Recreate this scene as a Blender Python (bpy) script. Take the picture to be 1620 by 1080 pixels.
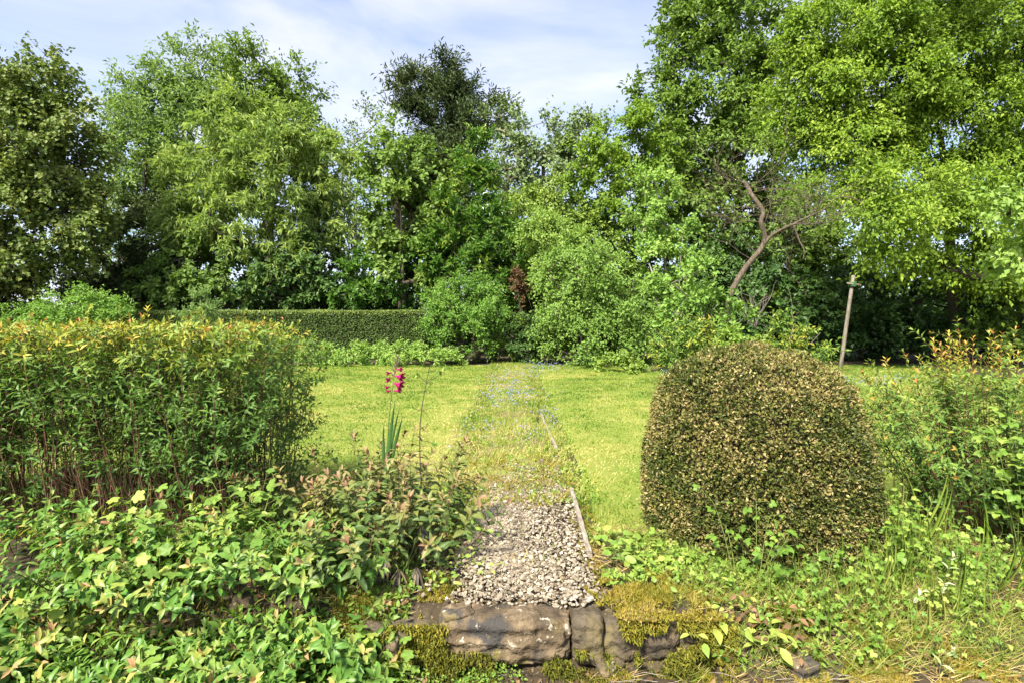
import bpy, math, random
import numpy as np
from mathutils import Matrix, Vector

for o in list(bpy.data.objects):
    bpy.data.objects.remove(o)
SC = bpy.context.scene
COL = SC.collection
R = math.radians
rng = np.random.default_rng(11)
random.seed(11)

# ------------------------------------------------------------------ camera
H = 1.3            # eye height above the lawn
F = 900.0          # focal length in photograph pixels (1620 wide)
YH = 500.0         # row of the horizon
cam = bpy.data.cameras.new('camera')
cam_o = bpy.data.objects.new('camera', cam)
COL.objects.link(cam_o)
cam.sensor_width = 36.0
cam.lens = 36.0 * F / 1620.0
cam.shift_y = -(540.0 - YH) / 1620.0
cam.clip_start = 0.05
cam.clip_end = 3000.0
cam_o.location = (0, 0, H)
cam_o.rotation_euler = (R(90), 0, 0)
SC.camera = cam_o

# ------------------------------------------------------------------ light
SUN_DIR = Vector((-0.42, -0.72, 0.90)).normalized()      # towards the sun: behind the camera, a little left
sun_el = math.asin(SUN_DIR.z)
sun_az = math.atan2(SUN_DIR.x, SUN_DIR.y)
world = bpy.data.worlds.new('World')
SC.world = world
world.use_nodes = True
wn, wl = world.node_tree.nodes, world.node_tree.links
wn.clear()
w_out = wn.new('ShaderNodeOutputWorld')
w_bg = wn.new('ShaderNodeBackground')
w_bg.inputs['Strength'].default_value = 0.079
w_sky = wn.new('ShaderNodeTexSky')
w_sky.sky_type = 'NISHITA'
w_sky.sun_disc = False
w_sky.sun_elevation = sun_el
w_sky.sun_rotation = sun_az
w_sky.air_density = 1.0
w_sky.dust_density = 1.2
w_sky.ozone_density = 7.0
# thin high cloud, the same all over the sky
w_tc = wn.new('ShaderNodeTexCoord')
w_sep = wn.new('ShaderNodeSeparateXYZ')
w_z = wn.new('ShaderNodeMath'); w_z.operation = 'MAXIMUM'; w_z.inputs[1].default_value = 0.06
w_zz = wn.new('ShaderNodeMath'); w_zz.operation = 'ADD'; w_zz.inputs[1].default_value = 0.12
w_dx = wn.new('ShaderNodeMath'); w_dx.operation = 'DIVIDE'
w_dy = wn.new('ShaderNodeMath'); w_dy.operation = 'DIVIDE'
w_cmb = wn.new('ShaderNodeCombineXYZ')
w_no = wn.new('ShaderNodeTexNoise')
w_no.inputs['Scale'].default_value = 1.5
w_no.inputs['Detail'].default_value = 7.0
w_no.inputs['Roughness'].default_value = 0.52
w_no.inputs['Distortion'].default_value = 0.5
w_ra = wn.new('ShaderNodeValToRGB')
w_ra.color_ramp.elements[0].position = 0.30
w_ra.color_ramp.elements[0].color = (0.18, 0.18, 0.18, 1)
w_ra.color_ramp.elements[1].position = 0.66
w_ra.color_ramp.elements[1].color = (0.85, 0.85, 0.85, 1)
w_mix = wn.new('ShaderNodeMix'); w_mix.data_type = 'RGBA'
w_mix.inputs['B'].default_value = (4.10, 4.10, 4.75, 1)
wl.new(w_tc.outputs['Generated'], w_sep.inputs[0])
wl.new(w_sep.outputs['Z'], w_z.inputs[0])
wl.new(w_z.outputs[0], w_zz.inputs[0])
wl.new(w_sep.outputs['X'], w_dx.inputs[0]); wl.new(w_zz.outputs[0], w_dx.inputs[1])
wl.new(w_sep.outputs['Y'], w_dy.inputs[0]); wl.new(w_zz.outputs[0], w_dy.inputs[1])
wl.new(w_dx.outputs[0], w_cmb.inputs['X']); wl.new(w_dy.outputs[0], w_cmb.inputs['Y'])
wl.new(w_cmb.outputs[0], w_no.inputs['Vector'])
wl.new(w_no.outputs['Fac'], w_ra.inputs['Fac'])
wl.new(w_ra.outputs['Color'], w_mix.inputs['Factor'])
wl.new(w_sky.outputs['Color'], w_mix.inputs['A'])
wl.new(w_mix.outputs['Result'], w_bg.inputs['Color'])
wl.new(w_bg.outputs['Background'], w_out.inputs['Surface'])

sun = bpy.data.lights.new('sun', 'SUN')
sun.energy = 4.35
sun.angle = R(8.0)
sun.color = (1.0, 0.93, 0.80)
sun_o = bpy.data.objects.new('sun', sun)
COL.objects.link(sun_o)
sun_o.rotation_euler = SUN_DIR.to_track_quat('Z', 'Y').to_euler()
sun_o.location = (-10, -15, 30)

vs = SC.view_settings
vs.view_transform = 'Standard'
vs.look = 'None'
vs.exposure = 1.85
vs.gamma = 1.0
vs.use_curve_mapping = False
SC.cycles.max_bounces = 7
SC.cycles.diffuse_bounces = 4
SC.cycles.transmission_bounces = 5
SC.cycles.glossy_bounces = 2


# ------------------------------------------------------------------ helpers
def P(px, py, Y):
    return np.array([(px - 810.0) / F * Y, Y, H - (py - YH) / F * Y])


def unit(v):
    v = np.asarray(v, float)
    return v / np.maximum(np.linalg.norm(v, axis=-1, keepdims=True), 1e-9)


def vnoise(p, scale=1.0, seed=0):
    """value noise in 0..1 on points (N,3)"""
    p = np.asarray(p, float) * scale + seed * 17.31
    i = np.floor(p).astype(np.int64)
    f = p - i
    f = f * f * (3 - 2 * f)

    def h(a, b, c):
        n = (a * 374761393 + b * 668265263 + c * 2147483647 + seed * 974634177) & 0xFFFFFFFF
        n = ((n ^ (n >> 13)) * 1274126177) & 0xFFFFFFFF
        n = (n ^ (n >> 16)) & 0xFFFF
        return n / 65535.0
    out = 0
    for dx in (0, 1):
        for dy in (0, 1):
            for dz in (0, 1):
                w = (f[..., 0] if dx else 1 - f[..., 0]) * (f[..., 1] if dy else 1 - f[..., 1]) * (f[..., 2] if dz else 1 - f[..., 2])
                out = out + w * h(i[..., 0] + dx, i[..., 1] + dy, i[..., 2] + dz)
    return out


def fbm(p, scale=1.0, seed=0, octv=3):
    s, a, t = 0, 1.0, 0
    for k in range(octv):
        s = s + a * vnoise(p, scale * 2 ** k, seed + k)
        t += a
        a *= 0.5
    return s / t


def mesh_np(name, V, Fc, mats, tint=None, flat=False, midx=None):
    """V (n,3), Fc (m,k) faces of k corners; tint one value per face"""
    V = np.ascontiguousarray(V, np.float32)
    Fc = np.ascontiguousarray(Fc, np.int32)
    me = bpy.data.meshes.new(name)
    m, k = Fc.shape
    me.vertices.add(len(V)); me.vertices.foreach_set('co', V.ravel())
    me.loops.add(m * k); me.loops.foreach_set('vertex_index', Fc.ravel())
    me.polygons.add(m); me.polygons.foreach_set('loop_start', np.arange(0, m * k, k, dtype=np.int32))
    for mt in (mats if isinstance(mats, (list, tuple)) else [mats]):
        me.materials.append(mt)
    if midx is not None:
        me.polygons.foreach_set('material_index', np.asarray(midx, np.int32))
    if tint is not None:
        at = me.attributes.new('tint', 'FLOAT', 'FACE')
        at.data.foreach_set('value', np.ascontiguousarray(tint, np.float32))
    me.update(calc_edges=True)
    if flat:
        me.shade_flat()
    return me


def link(name, data, parent=None, loc=None):
    o = bpy.data.objects.new(name, data)
    COL.objects.link(o)
    if parent is not None:
        o.parent = parent
    if loc is not None:
        o.location = loc
    return o


def tag(o, label=None, cat=None, group=None, kind=None):
    if label: o['label'] = label
    if cat: o['category'] = cat
    if group: o['group'] = group
    if kind: o['kind'] = kind
    return o


def thing(name, label, cat, loc, group=None):
    o = bpy.data.objects.new(name, None)
    o.empty_display_size = 0.1
    COL.objects.link(o)
    o.location = loc
    return tag(o, label, cat, group)


# ------------------------------------------------------------------ materials
def ramp_set(node, stops):
    cr = node.color_ramp
    while len(cr.elements) > 1:
        cr.elements.remove(cr.elements[-1])
    cr.elements[0].position = stops[0][0]
    cr.elements[0].color = (*stops[0][1], 1)
    for p, c in stops[1:]:
        e = cr.elements.new(p)
        e.color = (*c, 1)


def leaf_mat(name, stops, rough=0.52, trans=0.36, spec=0.22, fine=0.0, yellow=1.25, gain=1.0):
    stops = [(p_, tuple(min(.75, c_ * gain) for c_ in col_)) for p_, col_ in stops]
    m = bpy.data.materials.new(name)
    m.use_nodes = True
    n, l = m.node_tree.nodes, m.node_tree.links
    n.clear()
    out = n.new('ShaderNodeOutputMaterial')
    at = n.new('ShaderNodeAttribute'); at.attribute_name = 'tint'
    ra = n.new('ShaderNodeValToRGB'); ramp_set(ra, stops)
    col = ra.outputs['Color']
    l.new(at.outputs['Fac'], ra.inputs['Fac'])
    if fine:
        ge = n.new('ShaderNodeNewGeometry')
        no = n.new('ShaderNodeTexNoise'); no.inputs['Scale'].default_value = 60; no.inputs['Detail'].default_value = 3
        mr = n.new('ShaderNodeMapRange'); mr.inputs['To Min'].default_value = 1 - fine; mr.inputs['To Max'].default_value = 1 + fine
        mr.inputs['From Min'].default_value = 0.3; mr.inputs['From Max'].default_value = 0.7
        mx = n.new('ShaderNodeMix'); mx.data_type = 'RGBA'; mx.blend_type = 'MULTIPLY'; mx.inputs['Factor'].default_value = 1
        l.new(ge.outputs['Position'], no.inputs['Vector'])
        l.new(no.outputs['Fac'], mr.inputs['Value'])
        l.new(col, mx.inputs['A']); l.new(mr.outputs['Result'], mx.inputs['B'])
        col = mx.outputs['Result']
    bs = n.new('ShaderNodeBsdfPrincipled')
    bs.inputs['Roughness'].default_value = rough
    bs.inputs['Specular IOR Level'].default_value = spec
    l.new(col, bs.inputs['Base Color'])
    tr = n.new('ShaderNodeBsdfTranslucent')
    tc = n.new('ShaderNodeMix'); tc.data_type = 'RGBA'; tc.blend_type = 'MULTIPLY'; tc.inputs['Factor'].default_value = 1
    tc.inputs['B'].default_value = (yellow * 1.05, yellow * 1.1, 0.55, 1)
    l.new(col, tc.inputs['A'])
    l.new(tc.outputs['Result'], tr.inputs['Color'])
    ms = n.new('ShaderNodeMixShader'); ms.inputs[0].default_value = trans
    l.new(bs.outputs[0], ms.inputs[1]); l.new(tr.outputs[0], ms.inputs[2])
    l.new(ms.outputs[0], out.inputs['Surface'])
    return m


def noise_mat(name, stops, scale=8.0, rough=0.9, bump=0.4, bscale=40.0, detail=6.0, dist=0.02, coord='Position', stretch=None, second=None):
    """noise -> ramp colour with a fine bump; second = (scale, stops mask lo, hi, colour) lays patches of another colour over it"""
    m = bpy.data.materials.new(name)
    m.use_nodes = True
    n, l = m.node_tree.nodes, m.node_tree.links
    bs = n['Principled BSDF']
    bs.inputs['Roughness'].default_value = rough
    bs.inputs['Specular IOR Level'].default_value = 0.25
    if coord == 'Object':
        vec = n.new('ShaderNodeTexCoord').outputs['Object']
    else:
        vec = n.new('ShaderNodeNewGeometry').outputs['Position']
    if stretch:
        mp = n.new('ShaderNodeMapping'); mp.inputs['Scale'].default_value = stretch
        l.new(vec, mp.inputs['Vector']); vec = mp.outputs['Vector']
    no = n.new('ShaderNodeTexNoise'); no.inputs['Scale'].default_value = scale; no.inputs['Detail'].default_value = detail
    no.inputs['Roughness'].default_value = 0.62
    l.new(vec, no.inputs['Vector'])
    ra = n.new('ShaderNodeValToRGB'); ramp_set(ra, stops)
    l.new(no.outputs['Fac'], ra.inputs['Fac'])
    col = ra.outputs['Color']
    for (sc, lo, hi, c) in (second or []):
        n2 = n.new('ShaderNodeTexNoise'); n2.inputs['Scale'].default_value = sc; n2.inputs['Detail'].default_value = 5
        n2.inputs['Roughness'].default_value = 0.6
        off = n.new('ShaderNodeVectorMath'); off.operation = 'ADD'; off.inputs[1].default_value = (sc, 3.1 * sc, 7.7)
        l.new(vec, off.inputs[0]); l.new(off.outputs[0], n2.inputs['Vector'])
        mr = n.new('ShaderNodeMapRange'); mr.inputs['From Min'].default_value = lo; mr.inputs['From Max'].default_value = hi
        l.new(n2.outputs['Fac'], mr.inputs['Value'])
        mx = n.new('ShaderNodeMix'); mx.data_type = 'RGBA'; mx.inputs['B'].default_value = (*c, 1)
        l.new(mr.outputs['Result'], mx.inputs['Factor']); l.new(col, mx.inputs['A'])
        col = mx.outputs['Result']
    l.new(col, bs.inputs['Base Color'])
    nb = n.new('ShaderNodeTexNoise'); nb.inputs['Scale'].default_value = bscale; nb.inputs['Detail'].default_value = 5
    l.new(vec, nb.inputs['Vector'])
    bp = n.new('ShaderNodeBump'); bp.inputs['Strength'].default_value = bump; bp.inputs['Distance'].default_value = dist
    l.new(nb.outputs['Fac'], bp.inputs['Height']); l.new(bp.outputs['Normal'], bs.inputs['Normal'])
    return m


M = {}
M['maple'] = leaf_mat('maple_leaf', [(0, (.030, .052, .012)), (.5, (.066, .092, .020)), (.85, (.105, .110, .032)), (1, (.14, .105, .045))], trans=.22, gain=2.0)
M['ash'] = leaf_mat('ash_leaf', [(0, (.050, .085, .028)), (.6, (.090, .135, .040)), (1, (.15, .195, .065))], gain=1.95)
M['chestnut'] = leaf_mat('chestnut_leaf', [(0, (.050, .088, .024)), (.6, (.108, .152, .042)), (1, (.22, .25, .085))], gain=1.94)
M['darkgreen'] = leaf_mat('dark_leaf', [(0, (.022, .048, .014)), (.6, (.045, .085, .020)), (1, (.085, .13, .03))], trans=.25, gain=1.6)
M['yew'] = leaf_mat('yew_needle', [(0, (.020, .034, .012)), (.6, (.040, .058, .018)), (1, (.075, .085, .03))], trans=.12, gain=1.81)
M['hazel'] = leaf_mat('hazel_leaf', [(0, (.042, .078, .016)), (.6, (.086, .135, .028)), (1, (.165, .21, .050))], trans=.36, gain=1.74)
M['laurel'] = leaf_mat('laurel_leaf', [(0, (.028, .070, .012)), (.6, (.055, .115, .018)), (.85, (.13, .17, .025)), (1, (.26, .25, .03))], rough=.3, gain=1.5)
M['conifer'] = leaf_mat('conifer_needle', [(0, (.026, .044, .018)), (.6, (.050, .070, .024)), (1, (.085, .095, .035))], trans=.10, gain=1.54)
M['poplar'] = leaf_mat('poplar_leaf', [(0, (.050, .080, .030)), (.6, (.090, .125, .045)), (1, (.15, .18, .08))], trans=.25, gain=1.73)
M['hornbeam'] = leaf_mat('hornbeam_leaf', [(0, (.036, .074, .010)), (.6, (.098, .150, .016)), (1, (.20, .245, .038))], trans=.40, gain=1.9)
M['cherry'] = leaf_mat('cherry_leaf', [(0, (.032, .062, .012)), (.6, (.070, .110, .018)), (1, (.135, .17, .032))], trans=.3, gain=2.07)
M['lightshrub'] = leaf_mat('light_shrub_leaf', [(0, (.055, .108, .020)), (.6, (.115, .180, .036)), (1, (.21, .27, .065))], trans=.36, gain=1.65)
M['sapling'] = leaf_mat('sapling_leaf', [(0, (.055, .110, .020)), (.6, (.110, .180, .035)), (1, (.22, .27, .08))], trans=.36, gain=1.8)
M['spiraea'] = leaf_mat('spiraea_leaf', [(0, (.055, .125, .020)), (.6, (.110, .200, .035)), (1, (.19, .28, .07))], trans=.36, gain=1.43)
M['greyshrub'] = leaf_mat('grey_green_leaf', [(0, (.06, .11, .04)), (.6, (.11, .17, .06)), (1, (.18, .23, .10))], gain=1.8)
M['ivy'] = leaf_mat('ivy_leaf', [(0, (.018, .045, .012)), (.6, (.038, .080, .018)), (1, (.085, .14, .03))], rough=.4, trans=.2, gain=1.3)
M['box_hedge'] = leaf_mat('box_hedge_leaf', [(0, (.026, .050, .012)), (.55, (.055, .085, .020)), (1, (.16, .20, .05))], trans=.15, gain=1.62)
M['topiary'] = leaf_mat('topiary_leaf', [(0, (.026, .042, .010)), (.30, (.064, .084, .015)), (.46, (.135, .150, .030)), (.60, (.18, .17, .045)), (.74, (.215, .165, .058)), (.88, (.32, .26, .105)), (1, (.45, .39, .20))], trans=.15, rough=.5, gain=0.92)
M['hypericum'] = leaf_mat('hedge_leaf', [(0, (.030, .070, .016)), (.45, (.065, .125, .024)), (.68, (.13, .18, .030)), (.84, (.25, .23, .035)), (1, (.30, .115, .040))], trans=.3, rough=.45, fine=.12, gain=1.46)
M['bed'] = leaf_mat('bed_leaf', [(0, (.032, .085, .018)), (.40, (.075, .155, .026)), (.62, (.13, .185, .040)), (.80, (.24, .225, .060)), (.92, (.27, .18, .085)), (1, (.24, .125, .08))], trans=.3, rough=.38, fine=.12, gain=1.37)
M['bronze'] = leaf_mat('bronze_leaf', [(0, (.030, .062, .018)), (.40, (.080, .125, .030)), (.62, (.15, .165, .045)), (.80, (.21, .175, .070)), (.92, (.22, .135, .075)), (1, (.19, .10, .07))], trans=.28, rough=.45, fine=.15, gain=1.1)
M['lobed'] = leaf_mat('lobed_leaf', [(0, (.090, .170, .030)), (.5, (.16, .25, .045)), (1, (.30, .35, .07))], trans=.36, rough=.5, fine=.15, gain=1.09)
M['weed'] = leaf_mat('weed_leaf', [(0, (.050, .110, .016)), (.5, (.110, .190, .028)), (.85, (.20, .26, .05)), (1, (.30, .29, .08))], trans=.36, rough=.45, fine=.12, gain=1.32)
M['grass'] = leaf_mat('grass_blade', [(0, (.075, .150, .018)), (.35, (.150, .240, .030)), (.6, (.23, .29, .050)), (.82, (.36, .35, .10)), (1, (.50, .43, .18))], trans=.40, rough=.6, spec=.15, gain=1.0)
M['thatch'] = leaf_mat('dry_grass', [(0, (.24, .15, .05)), (.5, (.42, .31, .12)), (1, (.58, .47, .24))], trans=.2, rough=.7)
M['dryweed'] = leaf_mat('dry_weed', [(0, (.10, .065, .035)), (.5, (.22, .16, .085)), (1, (.36, .29, .17))], trans=.25, rough=.7)
M['moss'] = leaf_mat('moss_frond', [(0, (.045, .055, .010)), (.35, (.13, .14, .014)), (.65, (.27, .24, .028)), (.85, (.36, .26, .05)), (1, (.44, .36, .15))], trans=.2, rough=.7, gain=0.8)
M['blue'] = leaf_mat('blue_petal', [(0, (.13, .15, .33)), (1, (.27, .28, .50))], trans=.2, rough=.6, yellow=1.0)
M['magenta'] = leaf_mat('magenta_petal', [(0, (.12, .010, .040)), (.5, (.30, .010, .085)), (1, (.50, .035, .17))], trans=.25, rough=.5, yellow=.9)
M['bud'] = leaf_mat('dark_bud', [(0, (.06, .03, .035)), (1, (.13, .07, .06))], trans=.1)
M['sword'] = leaf_mat('sword_leaf', [(0, (.05, .12, .035)), (1, (.11, .20, .05))], trans=.3, rough=.4)
M['cream'] = leaf_mat('cream_leaf', [(0, (.12, .20, .05)), (.4, (.26, .33, .13)), (.75, (.45, .46, .30)), (1, (.56, .55, .42))], trans=.3)
M['brown'] = leaf_mat('dead_leaf', [(0, (.055, .034, .020)), (.5, (.13, .075, .035)), (1, (.24, .15, .075))], trans=.2, rough=.7)
M['hellebore'] = leaf_mat('withered_leaf', [(0, (.035, .030, .025)), (.6, (.08, .065, .05)), (1, (.16, .13, .06))], trans=.1)
M['bark'] = noise_mat('bark', [(.3, (.030, .024, .017)), (.7, (.085, .068, .050))], scale=14, stretch=(3, 3, .6), bump=.8, bscale=30)
M['greybark'] = noise_mat('grey_bark', [(.3, (.11, .095, .075)), (.7, (.27, .235, .19))], scale=14, stretch=(3, 3, .6), bump=.6, bscale=30)
M['deadbark'] = noise_mat('dead_bark', [(.3, (.042, .032, .022)), (.5, (.095, .074, .051)), (.75, (.19, .158, .118))], scale=12, stretch=(3, 3, .8), bump=.9, bscale=40)
M['redstem'] = noise_mat('red_stem', [(.3, (.050, .026, .015)), (.7, (.15, .080, .045))], scale=20, bump=.3, bscale=90)
M['greenstem'] = noise_mat('green_stem', [(.3, (.08, .12, .03)), (.7, (.17, .20, .05))], scale=20, bump=.2, bscale=90)
M['core'] = noise_mat('twig_core', [(.3, (.018, .013, .008)), (.7, (.05, .036, .022))], scale=30, bump=1.0, bscale=60)


# ------------------------------------------------------------------ leaves
def tpl(verts, tris):
    return np.array(verts, float), np.array(tris, int)


T_FAR = tpl([(0, 0, 0), (-.5, .42, .14), (0, 1, -.08), (.5, .42, .14)], [(0, 3, 2), (0, 2, 1)])
T_NEAR = tpl([(0, 0, 0), (.36, .25, .09), (.46, .52, .08), (.26, .80, -.02), (0, 1, -.16), (-.26, .80, -.02), (-.46, .52, .08), (-.36, .25, .09), (0, .28, .015), (0, .62, -.01)],
             [(0, 1, 8), (0, 8, 7), (1, 2, 9), (1, 9, 8), (8, 9, 6), (8, 6, 7), (2, 3, 9), (9, 5, 6), (3, 4, 9), (9, 4, 5)])
T_MID = tpl([(0, 0, 0), (.42, .30, .10), (.38, .65, .06), (0, 1, -.12), (-.38, .65, .06), (-.42, .30, .10), (0, .45, .0)],
            [(0, 1, 6), (1, 2, 6), (2, 3, 6), (3, 4, 6), (4, 5, 6), (5, 0, 6)])
T_ONE = tpl([(-.5, 0, 0), (.5, 0, 0), (0, 1, -.05)], [(0, 1, 2)])
T_LOW = tpl([(0, 0, 0), (.45, .45, .09), (0, 1, -.12), (-.45, .45, .09), (0, .5, 0)], [(0, 1, 4), (1, 2, 4), (2, 3, 4), (3, 0, 4)])
T_BLADE = tpl([(-.5, 0, 0), (.5, 0, 0), (.36, .45, .03), (-.36, .45, .03), (0, 1, -.12)], [(0, 1, 2), (0, 2, 3), (3, 2, 4)])


def lobed_tpl(nl=5, deep=.32, notch=.25):
    """a rounded leaf with lobes and teeth, stalk at the origin"""
    vs_, c = [(0, .42, -.03)], []
    n = nl * 4
    for i in range(n + 1):
        a = -math.pi / 2 + notch + (2 * math.pi - 2 * notch) * i / n
        ph = (i / n) * nl * 2 * math.pi
        r = .5 * (1 - deep * (.5 + .5 * math.cos(ph)) + (.06 if i % 2 else 0)) * (1.0 + .12 * math.sin(a))
        x, y = r * math.cos(a), .42 + r * math.sin(a) * 1.08
        vs_.append((x, y, .10 * abs(x) - .22 * (y - .3) ** 2 + .03 * math.cos(ph)))
    vs_.append((0, .14, 0))
    k = len(vs_) - 1
    tr = [(0, i, i + 1) for i in range(1, n + 1)] + [(0, n + 1, k), (0, k, 1)]
    return tpl(vs_, tr)


def tri_tpl(w=.34, L=.58):
    """three toothed leaflets"""
    V, T = [], []
    base = [(0, 0, 0), (.55, .22, .07), (.72, .5, .05), (.42, .82, 0), (0, 1, -.12), (-.42, .82, 0), (-.72, .5, .05), (-.55, .22, .07), (0, .5, -.02)]
    fans = [(0, 1, 8), (1, 2, 8), (2, 3, 8), (3, 4, 8), (4, 5, 8), (5, 6, 8), (6, 7, 8), (7, 0, 8)]
    for (a, l, o) in ((0, L, (0, .40)), (1.25, L * .86, (.02, .36)), (-1.25, L * .86, (-.02, .36))):
        s = len(V)
        for (x, y, z) in base:
            xx, yy = x * w * 1.0, y * l
            V.append((o[0] + xx * math.cos(a) + yy * math.sin(a), o[1] - xx * math.sin(a) + yy * math.cos(a), z * .8 - .06 * y * y))
        T += [tuple(i + s for i in f) for f in fans]
    s = len(V)
    V += [(-.015, 0, 0), (.015, 0, 0), (0, .40, 0)]
    T.append((s, s + 1, s + 2))
    return tpl(V, T)


T_LOBE = lobed_tpl()
T_LOBE3 = lobed_tpl(3, .42, .3)
T_TRI = tri_tpl()
T_ROUND = tpl([(0, 0, 0), (.38, .14, .06), (.52, .45, .06), (.40, .80, .0), (0, 1, -.10), (-.40, .80, .0), (-.52, .45, .06), (-.38, .14, .06), (0, .5, -.03)],
              [(0, 1, 8), (1, 2, 8), (2, 3, 8), (3, 4, 8), (4, 5, 8), (5, 6, 8), (6, 7, 8), (7, 0, 8)])


class LS:
    """a set of leaves: position, direction, normal, length, width, tint"""
    def __init__(s):
        s.a = []

    def add(s, pos, d, n, L, W, t):
        pos = np.atleast_2d(np.asarray(pos, float))
        k = len(pos)
        b = lambda v: np.broadcast_to(np.asarray(v, float), (k, 3)).copy()
        c = lambda v: np.broadcast_to(np.asarray(v, float), (k,)).copy()
        if k:
            s.a.append((pos, b(d), b(n), c(L), c(W), c(t)))

    def arrays(s):
        return [np.concatenate([x[i] for x in s.a]) for i in range(6)] if s.a else None


def frames(d, n):
    d = unit(d)
    x = np.cross(d, n)
    bad = np.linalg.norm(x, axis=1) < 1e-5
    x[bad] = np.cross(d[bad], np.array([.3, .9, .2]))
    x = unit(x)
    z = np.cross(x, d)
    return x, d, z


def leaves_mesh(name, A, tp, mat, origin=(0, 0, 0), flat=True):
    pos, d, n, L, W, t = A
    tv, tf = tp
    x, y, z = frames(d, n)
    pos = pos - np.asarray(origin)
    V = pos[:, None, :] + tv[None, :, 0, None] * (W[:, None, None] * x[:, None, :]) + tv[None, :, 1, None] * (L[:, None, None] * y[:, None, :]) + tv[None, :, 2, None] * (L[:, None, None] * z[:, None, :])
    N = len(pos)
    Fc = (tf[None] + (np.arange(N) * len(tv))[:, None, None]).reshape(-1, 3)
    return mesh_np(name, V.reshape(-1, 3), Fc, mat, tint=np.repeat(t, len(tf)), flat=flat)


BUCKETS = 8
_leafmesh = {}


def unit_leaf(key, tp, mat, b, aspect):
    k = (key, mat.name, b, aspect)
    if k not in _leafmesh:
        A = (np.zeros((1, 3)), np.array([[0, 1., 0]]), np.array([[0, 0, 1.]]), np.array([1.]), np.array([aspect]), np.array([(b + .5) / BUCKETS]))
        _leafmesh[k] = leaves_mesh('leaf', A, tp, mat, flat=False)
    return _leafmesh[k]


def leaf_parts(root, ls, tp, key, matname, n_single, rest_name='foliage', rest_tp=None, name='leaf'):
    """the n_single leaves nearest the camera become objects of their own, the others one part"""
    A = ls.arrays()
    if A is None:
        return
    pos, d, n, L, W, t = A
    o0 = np.array(root.location)
    dist = np.linalg.norm(pos - np.array([0, 0, H]), axis=1) - 3.0 * L - .5 * rng.random(len(L)) * .3
    order = np.argsort(dist)
    near, rest = order[:n_single], order[n_single:]
    x, y, z = frames(d, n)
    for i in near:
        asp = round(float(W[i] / L[i]) / .08) * .08
        b = min(BUCKETS - 1, max(0, int(t[i] * BUCKETS)))
        me = unit_leaf(key, tp, M[matname], b, max(.08, asp))
        o = bpy.data.objects.new(name, me)
        m = Matrix(((x[i][0], y[i][0], z[i][0], 0), (x[i][1], y[i][1], z[i][1], 0), (x[i][2], y[i][2], z[i][2], 0), (0, 0, 0, 1)))
        s = float(L[i])
        o.parent = root
        o.matrix_basis = Matrix.Translation(Vector(pos[i] - o0)) @ m @ Matrix.Scale(s, 4)
        COL.objects.link(o)
    if len(rest):
        me = leaves_mesh(rest_name, [a[rest] for a in A], rest_tp or tp, M[matname], o0, flat=False)
        tag(link(rest_name, me, root), kind='stuff')


def tubes_mesh(name, p0, p1, r0, r1, mat, sides=5, origin=(0, 0, 0)):
    p0 = np.asarray(p0, float) - np.asarray(origin); p1 = np.asarray(p1, float) - np.asarray(origin)
    r0 = np.broadcast_to(np.asarray(r0, float), (len(p0),)); r1 = np.broadcast_to(np.asarray(r1, float), (len(p0),))
    d = unit(p1 - p0)
    ref = np.where(np.abs(d[:, 2:3]) > .9, np.array([[1., .2, 0]]), np.array([[0, 0, 1.]]))
    u = unit(np.cross(d, ref)); v = np.cross(d, u)
    a = np.arange(sides) * 2 * math.pi / sides
    ring = u[:, None, :] * np.cos(a)[None, :, None] + v[:, None, :] * np.sin(a)[None, :, None]
    V = np.concatenate([p0[:, None] + ring * r0[:, None, None], p1[:, None] + ring * r1[:, None, None]], axis=1)
    i = np.arange(sides); j = (i + 1) % sides
    f = np.stack([i, j, j + sides, i + sides], axis=1)
    Fc = (f[None] + (np.arange(len(p0)) * 2 * sides)[:, None, None]).reshape(-1, 4)
    return mesh_np(name, V.reshape(-1, 3), Fc, mat)


def sweep_mesh(name, path, radii, mat, sides=8, origin=(0, 0, 0), wob=0.0):
    """one continuous tube along a path, closed at both ends"""
    p = np.asarray(path, float) - np.asarray(origin)
    r = np.broadcast_to(np.asarray(radii, float), (len(p),))
    t = unit(np.gradient(p, axis=0))
    u = unit(np.cross(t[0], (0.3, .8, .1) if abs(t[0][2]) > .7 else (0, 0, 1)))
    rings = []
    a = np.arange(sides) * 2 * math.pi / sides
    for k in range(len(p)):
        u = unit(u - t[k] * np.dot(u, t[k])); v = np.cross(t[k], u)
        rr = r[k] * (1 + wob * (rng.random(sides) - .5))
        rings.append(p[k] + (u[None] * np.cos(a)[:, None] + v[None] * np.sin(a)[:, None]) * rr[:, None])
    V = np.concatenate(rings + [p[:1], p[-1:]])
    n = len(p)
    Fc = []
    for k in range(n - 1):
        for i in range(sides):
            j = (i + 1) % sides
            q = (k * sides + i, k * sides + j, (k + 1) * sides + j, (k + 1) * sides + i)
            Fc += [(q[0], q[1], q[2]), (q[0], q[2], q[3])]
    for i in range(sides):
        j = (i + 1) % sides
        Fc.append((n * sides, j, i)); Fc.append((n * sides + 1, (n - 1) * sides + i, (n - 1) * sides + j))
    return mesh_np(name, V, np.array(Fc), mat)


def catmull(pts, n=6):
    p = np.asarray(pts, float)
    q = np.vstack([2 * p[0] - p[1], p, 2 * p[-1] - p[-2]])
    out = []
    for i in range(1, len(q) - 2):
        for k in range(n):
            t = k / n
            out.append(.5 * ((2 * q[i]) + (-q[i - 1] + q[i + 1]) * t + (2 * q[i - 1] - 5 * q[i] + 4 * q[i + 1] - q[i + 2]) * t * t + (-q[i - 1] + 3 * q[i] - 3 * q[i + 1] + q[i + 2]) * t ** 3))
    out.append(p[-1])
    return np.array(out)


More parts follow.
